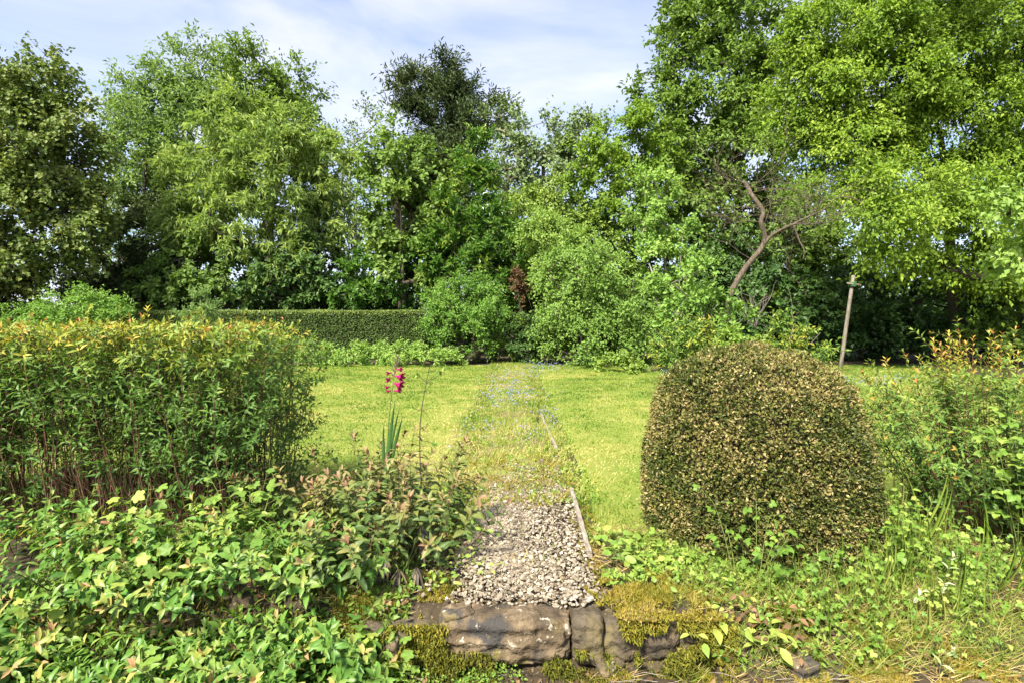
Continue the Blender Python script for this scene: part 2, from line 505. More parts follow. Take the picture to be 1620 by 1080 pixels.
# ------------------------------------------------------------------ ground
LAWN_Y0, LAWN_Y1 = 3.35, 15.2
PX0, PX1 = -0.42, 0.43            # the path's sides


def base_h(x, y):
    """height of the ground: upper garden at 0, terrace in front at -0.22"""
    x = np.asarray(x, float); y = np.asarray(y, float)
    q = np.stack([x, y, np.zeros_like(x)], -1)
    edge = 2.50 + .10 * (vnoise(q, 1.7, 3) - .5)
    wide = np.where(x > .85, .30, .06)
    edge = np.where(x > .85, 2.42, edge)
    t = np.clip((y - (edge - wide)) / (2 * wide), 0, 1)
    t = t * t * (3 - 2 * t)
    und = (vnoise(q, .35, 5) - .5) * .05 * np.clip((y - 4) / 3, 0, 1)
    rough = (fbm(q, 7, 8) - .5) * .05 * np.clip(1 - (y - 3.2) / .4, 0, 1) * np.where((x > PX0) & (x < PX1) & (y > 2.5), .2, 1)
    bed = .07 * np.clip(1 - ((x + 1.6) / 1.5) ** 2, 0, 1) * np.clip(1 - ((y - 2.95) / .45) ** 2, 0, 1)
    return -.22 * (1 - t) + und + rough + bed


def grid_mesh(name, xs, ys, zfun, mat):
    X, Y = np.meshgrid(xs, ys)
    Z = zfun(X, Y)
    V = np.stack([X, Y, Z], -1).reshape(-1, 3)
    nx, ny = len(xs), len(ys)
    i = np.arange(nx - 1)[None] + (np.arange(ny - 1) * nx)[:, None]
    i = i.ravel()
    Fc = np.stack([i, i + 1, i + nx + 1, i + nx], 1)
    return mesh_np(name, V, Fc, mat)


def ground_z(X, Y):
    z = base_h(X, Y)
    return z


def sheet_z(x0, x1, y0, y1, lift, fade=.12, wob=.10):
    def f(X, Y):
        q = np.stack([X, Y, X * 0], -1)
        d = np.minimum(np.minimum(X - x0, x1 - X), np.minimum(Y - y0, y1 - Y)) - wob * vnoise(q, 3.0, 77)
        return base_h(X, Y) + lift - .05 * np.clip(1 - d / fade, 0, 1)
    return f


M['soil'] = noise_mat('soil', [(.3, (.020, .015, .009)), (.55, (.042, .031, .017)), (.75, (.075, .058, .030))], scale=9, bump=.9, bscale=30,
                      second=[(1.3, .50, .66, (.050, .048, .020)), (60, .60, .66, (.16, .12, .065))])
M['lawn'] = noise_mat('lawn_turf', [(.3, (.10, .150, .018)), (.55, (.17, .19, .036)), (.75, (.30, .26, .085))], scale=1.6, bump=.6, bscale=120, dist=.01)
M['pathsoil'] = noise_mat('path_soil', [(.3, (.10, .075, .035)), (.55, (.20, .165, .070)), (.75, (.30, .25, .12))], scale=6, bump=.8, bscale=60,
                          second=[(2.2, .5, .6, (.17, .20, .04))])
xs = np.concatenate([-np.geomspace(600, 14, 14), np.arange(-13.6, -3.1, .3), np.arange(-3.1, 3.11, .05), np.arange(3.3, 13.7, .3), np.geomspace(14, 600, 14)])
ys = np.concatenate([[-600, -200, -60, -20, -8, -3, -1, 0, .8, 1.4], np.arange(1.7, 3.6, .04), np.arange(3.65, 6, .12), np.arange(6, 19.9, .25), np.geomspace(20, 900, 22)])
tag(link('ground', grid_mesh('ground', xs, ys, ground_z, M['soil'])), 'dark soil and leaf litter of the garden', kind='structure')
tag(link('lawn', grid_mesh('lawn', np.linspace(-11.9, PX0 + .05, 110), np.arange(3.3, 15.3, .12), sheet_z(-11.9, PX0 + .05, 3.3, 15.25, .012), M['lawn'])), 'mown yellowish lawn left of the path', kind='structure')
tag(link('lawn', grid_mesh('lawn', np.linspace(PX1 - .02, 10.4, 100), np.arange(3.3, 15.3, .12), sheet_z(PX1 - .02, 10.4, 3.3, 15.25, .012), M['lawn'])), 'mown yellowish lawn right of the path', kind='structure')
tag(link('path', grid_mesh('path', np.linspace(PX0 - .12, PX1 + .08, 26), np.arange(3.9, 17, .12), sheet_z(PX0 - .12, PX1 + .08, 3.9, 17, .020, .16, .22), M['pathsoil'])), 'weedy straw-coloured garden path running to the shrubs', kind='structure')
M['gravelbed'] = noise_mat('gravel_bed', [(.3, (.16, .12, .08)), (.6, (.34, .28, .2))], scale=40, bump=1, bscale=90)
gravel = tag(link('gravel_path', grid_mesh('gravel_path', np.linspace(PX0 - .12, PX1 + .04, 30), np.arange(2.55, 4.6, .04), sheet_z(PX0 - .12, PX1 + .04, 2.5, 4.6, .026, .30, .30), M['gravelbed'])),
             'pale stone gravel path behind the old stone step', kind='structure')

# gravel
M['pebble'] = leaf_mat('gravel_stone', [(0, (.060, .046, .030)), (.3, (.140, .114, .080)), (.65, (.25, .215, .158)), (1, (.42, .375, .295))], trans=0.0, rough=.75, fine=.25)


def pebble_geo(k):
    r = np.random.default_rng(100 + k)
    import bmesh
    bm = bmesh.new()
    bmesh.ops.create_icosphere(bm, subdivisions=1, radius=1)
    V = np.array([v.co[:] for v in bm.verts])
    T = np.array([[v.index for v in f.verts] for f in bm.faces])
    bm.free()
    V = V * (1 + .5 * (r.random((len(V), 1)) - .5)) * np.array([1, .62 + .3 * r.random(), .42 + .2 * r.random()])
    return V, T


PEB = [pebble_geo(k) for k in range(7)]
N = 12000
gx = rng.uniform(PX0 - .12, PX1 + .01, N); gy = 2.55 + 2.65 * rng.random(N) ** 1.25
# thins out at the sides and fades into the weeds at the far end
side = np.minimum((gx - (PX0 + .08 + .07 * (gy - 2.6) + .14 * (vnoise(np.stack([gx * 0, gy, gy], -1), 3, 2)))) / .12, (PX1 - .02 - gx) / .07)
keep = (rng.random(N) < np.clip(side + .25, .05, 1)) & (rng.random(N) < np.clip((5.0 - gy + 1.1 * (vnoise(np.stack([gx, gy, gx * 0], -1), 4, 14) - .5)) / 1.1, 0, 1))
gx, gy = gx[keep], gy[keep]
gs = .5 * (.010 + .020 * rng.random(len(gx)) ** 2.2)
gz = base_h(gx, gy) + .018 + gs * .35 + .012 * rng.random(len(gx))
order = np.argsort(gy - gs * 25)
peb_tint = np.clip(rng.normal(.50, .22, len(gx)), 0, .99)
peb_mesh = {}
V_all, T_all, t_all, off = [], [], [], 0
for c, i in enumerate(order):
    k = int(rng.integers(7))
    rot = Matrix.Rotation(rng.uniform(0, 6.28), 4, 'Z') @ Matrix.Rotation(rng.normal(0, .35), 4, 'X') @ Matrix.Rotation(rng.normal(0, .35), 4, 'Y')
    if c < 300:
        b = int(peb_tint[i] * 6)
        if (k, b) not in peb_mesh:
            peb_mesh[(k, b)] = mesh_np('pebble', PEB[k][0], PEB[k][1], M['pebble'], tint=np.full(len(PEB[k][1]), (b + .5) / 6), flat=True)
        o = bpy.data.objects.new('pebble', peb_mesh[(k, b)])
        o.parent = gravel
        o.matrix_basis = Matrix.Translation((gx[i], gy[i], gz[i])) @ rot @ Matrix.Scale(gs[i], 4)
        COL.objects.link(o)
    else:
        v = PEB[k][0] @ np.array(rot.to_3x3()).T * gs[i] + np.array([gx[i], gy[i], gz[i]])
        V_all.append(v); T_all.append(PEB[k][1] + off); off += len(v)
        t_all.append(np.full(len(PEB[k][1]), peb_tint[i]))
tag(link('pebbles', mesh_np('pebbles', np.concatenate(V_all), np.concatenate(T_all), M['pebble'], tint=np.concatenate(t_all), flat=True), gravel), kind='stuff')


# ------------------------------------------------------------------ grass
def grass(name, label, n, xr, yfun, hgt, wid, keepf, tintf, mat='grass', lean=.45, parent=None):
    x = rng.uniform(xr[0], xr[1], n); y = yfun(rng.random(n))
    q = np.stack([x, y, x * 0], -1)
    k = keepf(x, y, q)
    x, y, q = x[k], y[k], q[k]
    m = len(x)
    h = hgt(x, y) * (.6 + .8 * rng.random(m)); w = wid(x, y)
    a = rng.uniform(0, 6.283, m)
    le = lean * (.3 + rng.random(m))
    d = np.stack([np.cos(a) * le, np.sin(a) * le, np.ones(m)], -1)
    nn = np.stack([np.cos(a + 1.5 * rng.random(m)), np.sin(a + 1.5 * rng.random(m)), .2 * np.ones(m)], -1)
    ls = LS()
    ls.add(np.stack([x, y, base_h(x, y) + .008], -1), d, nn, h, w, np.clip(tintf(x, y, q, m), 0, 1))
    return tag(link(name, leaves_mesh(name, ls.arrays(), T_ONE if name == 'grass' else T_BLADE, M[mat]), parent), label, kind='stuff')


def lawn_tint(x, y, q, m):
    patch = fbm(q, .9, 21, 4)
    dry = np.exp(-((x - 1.0) / .9) ** 2 - ((y - 4.6) / 1.3) ** 2) * .36 + np.exp(-((x + .75) / .6) ** 2 - ((y - 5.5) / 2.4) ** 2) * .40 + .10 * np.exp(-(x / 1.6) ** 2)
    stripe = .05 * np.sin(y * 2.6 + x * .4)
    return .36 + (patch - .5) * 1.35 + (fbm(q, 5.0, 27, 2) - .5) * -.9 + (fbm(q, 14.0, 29, 2) - .5) * .4 + stripe + dry + rng.normal(0, .16, m)


def in_lawn(x, y, q):
    e = .26 * (vnoise(q, 2.5, 31) - .5)
    inside = ((x < PX0 + .10 + e) | (x > PX1 - .02 + e * .3) | ((y > 4.9) & (fbm(q, 2.2, 33) > .50 - .02 * (y - 5)) & (rng.random(len(x)) < .6))) & (x > -12) & (x < 10.3) & (y < 15.1 + 5 * e)
    return inside & (np.abs(x) < y * .98 + 2.2)


yy = lambda lo, hi, p: (lambda u: lo + (hi - lo) * u ** p)
grass('grass', 'short mown yellow-green grass of the lawn on both sides of the path', 320000, (-11.8, 10.3), yy(3.3, 15.2, 1.5), lambda x, y: (.027 + .0004 * y) * (.55 + 1.0 * fbm(np.stack([x, y, 0 * x], -1), 5.0, 27, 2)), lambda x, y: .0054 + .0011 * y, in_lawn, lawn_tint, lean=1.2)


def path_keep(x, y, q):
    c = .10 * np.sin(y * .9)
    return (x > PX0 - .15) & (x < PX1 + .1) & (rng.random(len(x)) < .25 + .75 * (fbm(q, 2.0, 41) > .5)) & (rng.random(len(x)) < np.clip((y - 3.9) / .8, 0.03, 1))


grass('path_grass', 'dry straw and weedy grass growing over the path', 44000, (PX0 - .15, PX1 + .1), yy(2.7, 16.5, 1.2), lambda x, y: .030 + .03 * (vnoise(np.stack([x, y, 0 * x], -1), 1.5, 9) > .58), lambda x, y: .0045 + .0010 * y, path_keep,
      lambda x, y, q, m: .66 + (fbm(q, 1.6, 44) - .5) * 1.1 + rng.normal(0, .2, m), lean=.9)
grass('dry_thatch', 'dry straw lying on the ground by the step', 15000, (-1.6, 2.8), yy(1.9, 3.5, 1), lambda x, y: .07 + 0 * x, lambda x, y: .0030 + 0 * x,
      lambda x, y, q: (fbm(q, 3, 51) > .40) & ~((x > PX0 - .05) & (x < PX1) & (y > 2.46)), lambda x, y, q, m: rng.random(m), mat='thatch', lean=3.5)


# tall rough tufts at the path's edges
def tuft(ls, x, y, n, h, w, t, spread=.06, lean=.5, z=None):
    a = rng.uniform(0, 6.283, n)
    r = spread * np.sqrt(rng.random(n))
    px, py = x + r * np.cos(a), y + r * np.sin(a)
    le = lean * rng.random(n)
    d = np.stack([np.cos(a) * le, np.sin(a) * le, np.ones(n)], -1)
    nn = np.stack([np.cos(a), np.sin(a), .3 * np.ones(n)], -1)
    zz = base_h(px, py) - .01 if z is None else z
    ls.add(np.stack([px, py, zz], -1), d, nn, h * (.5 + .7 * rng.random(n)), w, np.clip(t + rng.normal(0, .12, n), 0, 1))


tl = LS()
for k in range(130):
    y = rng.uniform(4.2, 15)
    x = rng.choice([PX0 - .02, PX1 + .03, PX1 + .03, rng.uniform(PX0, PX1)]) + rng.normal(0, .07)
    tuft(tl, x, y, 16, .05 + .07 * rng.random(), .004 + .0005 * y, rng.choice([.15, .35, .6, .8]), .05, .7)
for k in range(50):
    tuft(tl, rng.uniform(.5, 1.9), rng.uniform(3.0, 3.9), 14, .09, .004, rng.choice([.2, .4, .7]), .06, .7)
tag(link('grass_tufts', leaves_mesh('grass_tufts', tl.arrays(), T_BLADE, M['grass'])), 'longer grass tufts along the edges of the path', kind='stuff')

# forget-me-nots
fl, fs = LS(), LS()
for (px, py, n, sx, sy) in ((815, 625, 150, .28, .7), (805, 600, 90, .25, 1.2), (850, 585, 120, .30, 1.3), (880, 577, 90, .25, 1.0), (830, 690, 45, .16, .25), (870, 665, 35, .10, .3), (905, 572, 60, .2, .6), (760, 690, 40, .15, .4), (790, 640, 70, .2, .5), (1060, 592, 50, .35, .5),
                            (1390, 606, 170, .75, .45), (1340, 608, 70, .4, .4)):
    Y = 1.3 * F / (py - YH)
    x = (px - 810) / F * Y + rng.normal(0, sx, n); y = Y + rng.normal(0, sy, n)
    z = base_h(x, y) + .04 + .08 * rng.random(n)
    n = int(n * .7); x, y, z = x[:n], y[:n], z[:n]
    for q in range(3):
        p = np.stack([x + rng.normal(0, .025, n), y + rng.normal(0, .025, n), z + rng.normal(0, .02, n)], -1)
        fl.add(p, rng.normal(0, 1, (n, 3)), rng.normal(0, .6, (n, 3)) + [0, -.5, .8], .010 + .0007 * Y, .010 + .0007 * Y, rng.random(n))
    p = np.stack([x, y, base_h(x, y)], -1)
    for q in range(2):
        fs.add(p + rng.normal(0, .03, (n, 3)) * [1, 1, 0], rng.normal(0, .25, (n, 3)) + [0, 0, 1], rng.normal(0, 1, (n, 3)), z - p[:, 2], .004 + .0005 * Y, .3 + .5 * rng.random(n))
fm = tag(link('forget_me_nots', leaves_mesh('forget_me_nots', fl.arrays(), T_FAR, M['blue'])), 'haze of small blue forget-me-nots along the path', kind='stuff')
tag(link('flower_stems', leaves_mesh('flower_stems', fs.arrays(), T_BLADE, M['weed']), fm), kind='stuff')

# low weeds on the path: small leaves near the ground
wl_ = LS()
n = 11000
x = rng.uniform(PX0 - .2, PX1 + .2, n); y = 3.9 + 11 * rng.random(n) ** 1.3
q = np.stack([x, y, 0 * x], -1)
k = fbm(q, 1.8, 61) > .44
x, y = x[k], y[k]; n = len(x)
wl_.add(np.stack([x, y, base_h(x, y) + .03 * rng.random(n)], -1), rng.normal(0, 1, (n, 3)) + [0, 0, .5], rng.normal(0, .4, (n, 3)) + [0, -.2, 1], .022 + .022 * rng.random(n), .012 + .012 * rng.random(n), np.clip(.35 + .65 * rng.random(n) + (fbm(np.stack([x, y, 0 * x], -1), 2.5, 63) - .5), 0, 1))
tag(link('path_weeds', leaves_mesh('path_weeds', wl_.arrays(), T_FAR, M['weed'])), 'low green weeds spreading over the path', kind='stuff')


# dry upright stalks among the path weeds
dw = LS()
n = 3600
x = rng.uniform(PX0 - .25, PX1 + .15, n); y = 4.0 + 9 * rng.random(n) ** 1.4
q = np.stack([x, y, 0 * x], -1)
k = fbm(q, 2.2, 65) > .47
x, y = x[k], y[k]; n = len(x)
dw.add(np.stack([x, y, base_h(x, y) + .01], -1), rng.normal(0, .55, (n, 3)) * [1, 1, 0] + [0, 0, .8], rng.normal(0, 1, (n, 3)), .03 + .05 * rng.random(n), .003 + .0004 * y, .3 + .7 * rng.random(n))
tag(link('dry_weeds', leaves_mesh('dry_weeds', dw.arrays(), T_BLADE, M['dryweed'])), 'dry brownish weed stalks on the overgrown path', kind='stuff')


# ------------------------------------------------------------------ trees
def tree(name, label, cat, Y, lobes, base_px, mat, L, W, cover=3.5, bark='bark', trunk_r=.16, per=70, twigs=6, twig_len=.55, flat=1.0, up=.15, sag=.15, droop=.2,
         tlo=.05, thi=.95, shell=.36, holes=.30, depth=1.0, group=None, trunk_top=None, template=None, base_y=None, tip_tint=0.0, trunks=1, limb=1.0, hx=.03, crown_name='crown', top_dir=None):
    """lobes: (px, py, rx, ry[, dY]) read off the photograph at distance Y; each becomes a solid ellipsoid of leaf sprays round its own branches"""
    by = Y if base_y is None else base_y
    bx = (base_px - 810) / F * by
    fs_ = 1.0 if name == 'far_thicket' else .82 if Y > 12 else 1.0
    L, W, per = L * fs_, W * fs_, int(per / fs_ ** 1.5)
    root = thing(name, label, cat, (bx, by, float(base_h(bx, by))), group)
    o0 = np.array(root.location)
    cent, dirs, lob_c = [], [], []
    leafpx = .5 * L * W * (F / Y) ** 2 * .63
    zs = []
    for lb in lobes:
        cx, cy, rx, ry = lb[:4]
        tw_ = .30 * twig_len * F / Y
        cy, rx, ry = cy + tw_ * .75, max(.6 * rx, rx - .5 * tw_), max(.6 * ry, ry - .5 * tw_)
        dY = lb[4] if len(lb) > 4 else 0.0
        c = P(cx, cy, Y + dY)
        rad = np.array([rx / F * Y, rx / F * Y * depth, ry / F * Y])
        nl = cover * math.pi * rx * ry / leafpx
        nc = max(4, int(nl / per))
        u = unit(rng.normal(0, 1, (nc * 2, 3)))
        r = shell + (1 - shell) * rng.random((nc * 2, 1)) ** .6
        p = c + u * r * rad * (1 + .28 * (vnoise(u * 2.2 + cx, 1.0, int(cy) % 50)[:, None] - .5))
        keep = (.72 * vnoise(p, 1.0 / twig_len, 71) + .28 * vnoise(p, 3.1 / twig_len, 73)) > holes + hx
        keep &= p[:, 2] > .12
        p, u = p[keep][:nc], u[keep][:nc]
        cent.append(p)
        dirs.append(unit((p - c) / rad))
        lob_c.append(np.repeat(c[None], len(p), 0))
    cent = np.concatenate(cent); dirs = np.concatenate(dirs)
    lob_c = np.concatenate(lob_c)
    nc = len(cent)
    # twigs and leaves
    td = unit(dirs[:, None] * .75 + rng.normal(0, .62, (nc, twigs, 3)) + np.array([0, 0, up]))
    td[..., 2] *= flat
    td = unit(td)
    tl_ = twig_len * (.55 + .75 * rng.random((nc, twigs)))
    if top_dir is not None:
        td = unit(td + np.array(top_dir))
    ml = max(3, per // twigs)
    t = (np.arange(ml)[None, None] + rng.random((nc, twigs, ml))) / ml
    t = .08 + .92 * t
    jit = rng.normal(0, .10 * twig_len, (nc, twigs, ml, 3))
    pos = cent[:, None, None] + td[:, :, None] * (t * tl_[..., None])[..., None] + jit
    pos[..., 2] -= sag * twig_len * t ** 2
    ld = td[:, :, None] * .55 + rng.normal(0, .6, (nc, twigs, ml, 3)) + np.array([0, 0, -droop])
    nrm = np.array([0, -.25, .8]) + dirs[:, None, None] * .55 + rng.normal(0, .5, (nc, twigs, ml, 3))
    cl_t = .5 * vnoise(cent, .7 / twig_len, 91) + .5 * rng.random(nc)
    tint = tlo + (thi - tlo) * (.55 * cl_t[:, None, None] + .45 * rng.random((nc, twigs, ml))) + tip_tint * (t - .5)
    k = nc * twigs * ml
    size = .7 + .6 * rng.random(k)
    A = [pos.reshape(-1, 3), ld.reshape(-1, 3), nrm.reshape(-1, 3), L * size, W * size, np.clip(tint.reshape(-1), 0, 1)]
    ok = A[0][:, 2] > .02
    A = [a[ok] for a in A]
    me = leaves_mesh(crown_name, A, template or T_FAR, M[mat], o0)
    tag(link(crown_name, me, root), kind='stuff')
    # skeleton: the trunk, then every spray joined to the nearest wood already grown
    top = np.average(lob_c, axis=0) if trunk_top is None else P(*trunk_top, Y)
    nodes, par = [], []
    trunk_ids = []
    for tr in range(trunks):
        b = o0 + np.array([rng.normal(0, .06), rng.normal(0, .06), 0]) * (tr > 0)
        tp_ = top + np.array([rng.normal(0, .5), rng.normal(0, .4), rng.normal(0, .3)]) * (tr > 0) * 1.2
        steps = max(4, int(np.linalg.norm(tp_ - b) / .7))
        for s in range(steps + 1):
            f = s / steps
            w = np.array([math.sin(f * 5 + tr + bx), math.cos(f * 4 + bx), 0]) * .10 * f * (1 - .4 * f) * Y / 18
            nodes.append(b + (tp_ - b) * f + w + rng.normal(0, .02, 3) * (s > 0))
            par.append(len(nodes) - 2 if s else -1)
    order = np.argsort(np.linalg.norm(cent - o0, axis=1))
    pick = order if nc < 260 else order[np.sort(rng.choice(nc, 260, replace=False))]
    for i in pick:
        c = cent[i] - dirs[i] * .05
        NA = np.array(nodes)
        dd = np.linalg.norm(NA - c, axis=1) + .9 * np.maximum(0, NA[:, 2] - c[2] + .2)
        j = int(np.argmin(dd))
        a = NA[j]
        dist = np.linalg.norm(c - a)
        st = max(1, int(dist / (.45 * Y / 18)))
        for s in range(1, st + 1):
            f = s / st
            bow = np.array([0, 0, 1.]) * .10 * dist * math.sin(f * math.pi) + rng.normal(0, .03 * dist, 3) * (s < st)
            nodes.append(a + (c - a) * f + bow)
            par.append(j if s == 1 else len(nodes) - 2)
    NA = np.array(nodes); par = np.array(par)
    wgt = np.ones(len(NA))
    for i in range(len(NA) - 1, -1, -1):
        if par[i] >= 0:
            wgt[par[i]] += wgt[i]
    rad_ = trunk_r * limb * .72 * (wgt / wgt[0] * 1.0) ** .62
    rad_ = np.maximum(rad_, .006 * Y / 18)
    ch = np.where(par >= 0)[0]
    me = tubes_mesh('trunk', NA[par[ch]], NA[ch], np.minimum(rad_[par[ch]], rad_[ch] * 1.6), rad_[ch], M[bark], 6, o0)
    link('trunk', me, root)
    # the twigs that carry the leaves
    selc = rng.random(nc * twigs) < .22
    c0 = np.repeat(cent, twigs, 0)[selc]
    c1 = c0 + td.reshape(-1, 3)[selc] * (tl_.reshape(-1)[selc] * .9)[:, None]
    c1[:, 2] -= sag * twig_len * .7
    tag(link('twigs', tubes_mesh('twigs', c0, c1, .0045 * Y / 18 + .002, .002 * Y / 18 + .001, M[bark], 3, o0), root), kind='stuff')
    return root


T = tree
# far row, left to right
T('maple_tree', 'tall dark green tree with brownish leaves at the far left behind the round shrub', 'tree', 16.0,
  [(45, 120, 60, 66), (10, 200, 110, 110), (85, 235, 85, 100), (-90, 260, 130, 170), (100, 340, 72, 80), (20, 350, 100, 90), (-10, 450, 60, 50), (-80, 430, 110, 80), (120, 175, 28, 40)], -10, 'maple', .14, .12, cover=3.4, twig_len=.6, trunk_r=.30, holes=.36, depth=.9, template=T_FAR)
T('ash_tree', 'tall feathery mid-green tree right of the dark brownish tree', 'tree', 25.0,
  [(300, 105, 52, 58), (228, 150, 52, 50), (285, 190, 95, 70), (215, 240, 55, 80), (290, 280, 90, 90), (210, 330, 50, 60), (340, 170, 50, 60), (200, 400, 50, 60)], 270, 'ash', .24, .10, cover=2.4, twig_len=.9, trunk_r=.28, holes=.40, flat=.8, droop=.3)
T('ash_tree', 'darker green tree top rising behind the pale tree with drooping leaves', 'tree', 25.0,
  [(405, 105, 55, 50), (460, 135, 50, 52), (430, 190, 85, 70), (495, 200, 30, 60), (380, 160, 50, 70)], 430, 'cherry', .24, .12, cover=2.4, twig_len=.9, trunk_r=.28, holes=.40, flat=.8, droop=.3)
T('broadleaf_tree', 'pale yellow-green tree with long drooping leaves above the left half of the clipped hedge', 'tree', 19.0,
  [(400, 215, 90, 75), (330, 270, 80, 70), (450, 270, 95, 80), (380, 330, 105, 70), (495, 330, 55, 70), (310, 340, 60, 50), (470, 395, 60, 45), (525, 250, 30, 50)], 455, 'chestnut', .26, .075, cover=2.7, twig_len=.6, trunk_r=.22, holes=.40, droop=.5, sag=.28, tlo=.2, thi=1.0, flat=.7)
T('yew_tree', 'dark brown-green evergreen between the brownish tree and the pale drooping tree', 'tree', 20.5,
  [(215, 380, 75, 70), (170, 440, 65, 55), (270, 420, 60, 70), (230, 460, 90, 40)], 215, 'yew', .17, .07, cover=3.3, twig_len=.45, trunk_r=.2, per=90, holes=.28, flat=.5)
T('broadleaf_bush', 'mid green broad-leaved bush behind the left end of the clipped hedge', 'bush', 18.6,
  [(300, 430, 72, 50), (360, 455, 70, 40), (260, 465, 50, 35), (340, 395, 50, 30)], 310, 'hazel', .17, .12, cover=3.6, twig_len=.4, trunk_r=.06, trunks=5, holes=.3, tlo=.1, thi=.75)
T('broadleaf_bush', 'dark green broad-leaved bush behind the middle of the clipped hedge', 'bush', 18.8,
  [(450, 440, 65, 50), (520, 455, 70, 40), (500, 405, 60, 40), (420, 465, 50, 30)], 480, 'darkgreen', .17, .12, cover=3.8, twig_len=.4, trunk_r=.06, trunks=5, holes=.3, tlo=.2, thi=.9)
T('laurel_bush', 'dark glossy laurel bush behind the right end of the clipped hedge', 'bush', 18.4,
  [(590, 440, 60, 55), (650, 460, 60, 35), (560, 470, 50, 30), (680, 430, 45, 50)], 620, 'laurel', .17, .10, cover=3.8, twig_len=.4, trunk_r=.06, trunks=5, holes=.3, tlo=.05, thi=.8)
T('birch_tree', 'thin half-bare tree with many fine grey twigs right of the pale drooping tree', 'tree', 23.0,
  [(555, 280, 45, 90), (590, 200, 35, 40), (545, 380, 40, 60), (600, 300, 30, 90)], 560, 'poplar', .17, .10, cover=.95, twig_len=1.0, trunk_r=.10, bark='greybark', trunks=4, holes=.32, up=.5, per=36)
T('hazel_tree', 'fresh green large-leaved tree in front of the tall conifer', 'tree', 18.2,
  [(635, 225, 50, 42), (610, 265, 48, 50), (680, 270, 55, 50), (640, 330, 72, 60), (700, 330, 40, 50), (600, 370, 45, 55), (660, 400, 75, 50)], 640, 'hazel', .18, .13, cover=3.2, twig_len=.55, trunk_r=.07, trunks=4, holes=.33, tlo=.15, thi=.95, up=.3)
T('conifer_tree', 'tall dark conifer with feathery upswept branches rising above the middle trees', 'tree', 29.0,
  [(692, 125, 30, 34), (648, 132, 30, 9), (632, 128, 14, 7), (668, 108, 12, 16), (715, 115, 14, 22), (735, 130, 12, 16), (772, 158, 20, 7), (640, 168, 22, 8), (782, 188, 18, 8), (735, 160, 30, 20), (692, 160, 44, 30), (660, 180, 26, 20), (748, 190, 30, 24), (702, 210, 66, 34), (705, 260, 70, 45), (700, 330, 90, 60)], 700, 'conifer', .34, .075, cover=4.2, twig_len=.95, trunk_r=.26, holes=.38, flat=.75, up=.65, sag=-.1, droop=-.1, per=90)
T('laurel_tree', 'upright glossy evergreen with yellow new tips below the tall conifer', 'tree', 17.4,
  [(752, 250, 28, 45), (745, 310, 48, 52), (770, 370, 55, 55), (720, 400, 55, 55), (790, 430, 50, 45), (740, 225, 16, 22)], 750, 'laurel', .19, .085, cover=3.6, twig_len=.45, trunk_r=.09, trunks=3, holes=.3, tlo=.1, thi=.85, tip_tint=.45, up=.4, droop=-.15)
T('broadleaf_tree', 'thin grey-green tree letting the sky through right of the conifer', 'tree', 27.0,
  [(850, 215, 58, 55), (815, 270, 45, 55), (885, 270, 65, 60), (930, 215, 48, 50), (860, 340, 80, 60), (790, 190, 26, 35)], 860, 'poplar', .19, .15, cover=2.3, twig_len=.9, trunk_r=.17, bark='greybark', trunks=3, holes=.36, up=.4)
T('broadleaf_tree', 'mid green tree filling the gap below the thin grey-green tree', 'tree', 20.5,
  [(860, 340, 80, 55), (800, 390, 60, 60), (930, 370, 70, 60), (880, 420, 90, 60), (960, 430, 60, 70), (820, 450, 60, 50)], 880, 'cherry', .17, .10, cover=3.6, twig_len=.5, trunk_r=.10, trunks=4, holes=.28, tlo=.35, thi=1.0)
T('birch_tree', 'light yellow-green tree on the left flank of the tallest dark tree', 'tree', 20.0,
  [(985, 215, 55, 50), (945, 265, 55, 45), (1020, 270, 60, 55), (975, 320, 60, 45), (1040, 190, 45, 45)], 1010, 'hornbeam', .17, .10, cover=2.6, twig_len=.55, trunk_r=.11, holes=.35, droop=.5, flat=.7, tlo=.1, thi=.8)
T('cherry_tree', 'tall dark green tree with its top out of the picture, behind the dead tree', 'tree', 22.0,
  [(1130, 130, 85, 80), (1185, 45, 85, 65), (1095, 30, 60, 38), (1065, 60, 28, 30), (1060, 165, 55, 55), (1140, 240, 95, 75), (1070, 260, 70, 65), (1200, 180, 70, 90), (1090, 350, 85, 60), (1180, 350, 90, 80), (1130, -60, 110, 70), (1020, 130, 22, 14), (1230, 420, 70, 60), (1260, 330, 70, 60), (1330, 400, 80, 60)], 1180, 'cherry', .23, .12, cover=3.8, twig_len=.75, trunk_r=.32, holes=.34, tlo=.1, thi=.8)
T('hornbeam_tree', 'huge bright yellow-green tree overhanging the right side of the lawn', 'tree', 14.5,
  [(1370, 40, 120, 70), (1300, 130, 85, 60), (1400, 140, 120, 70), (1260, 190, 62, 26), (1350, 220, 110, 50), (1490, 180, 120, 80), (1560, 60, 130, 90), (1330, 280, 75, 26, -1.2), (1450, 285, 110, 50, -1.0), (1570, 270, 100, 70), (1400, 340, 80, 26, -1.5), (1520, 355, 100, 42, -1.2), (1440, 395, 65, 20, -1.2), (1590, 400, 70, 45), (1480, -40, 190, 60), (1680, 200, 90, 130), (1300, 40, 60, 60), (1550, 430, 55, 22, -1.0)],
  1520, 'hornbeam', .120, .068, cover=4.1, twig_len=.62, trunk_r=.26, holes=.42, flat=.45, up=-.14, sag=.32, droop=.55, tlo=.0, thi=1.0, per=66, shell=.30, depth=.8, base_y=16.0)
T('broadleaf_tree', 'pale broad-leaved branch hanging in at the right edge of the picture', 'tree', 7.5,
  [(1600, 330, 45, 45), (1625, 400, 50, 42), (1585, 300, 25, 20), (1680, 330, 60, 90)], 1780, 'lightshrub', .085, .065, cover=2.0, twig_len=.30, trunk_r=.12, holes=.35, flat=.6, droop=.6, tlo=.2, thi=.9, per=50)
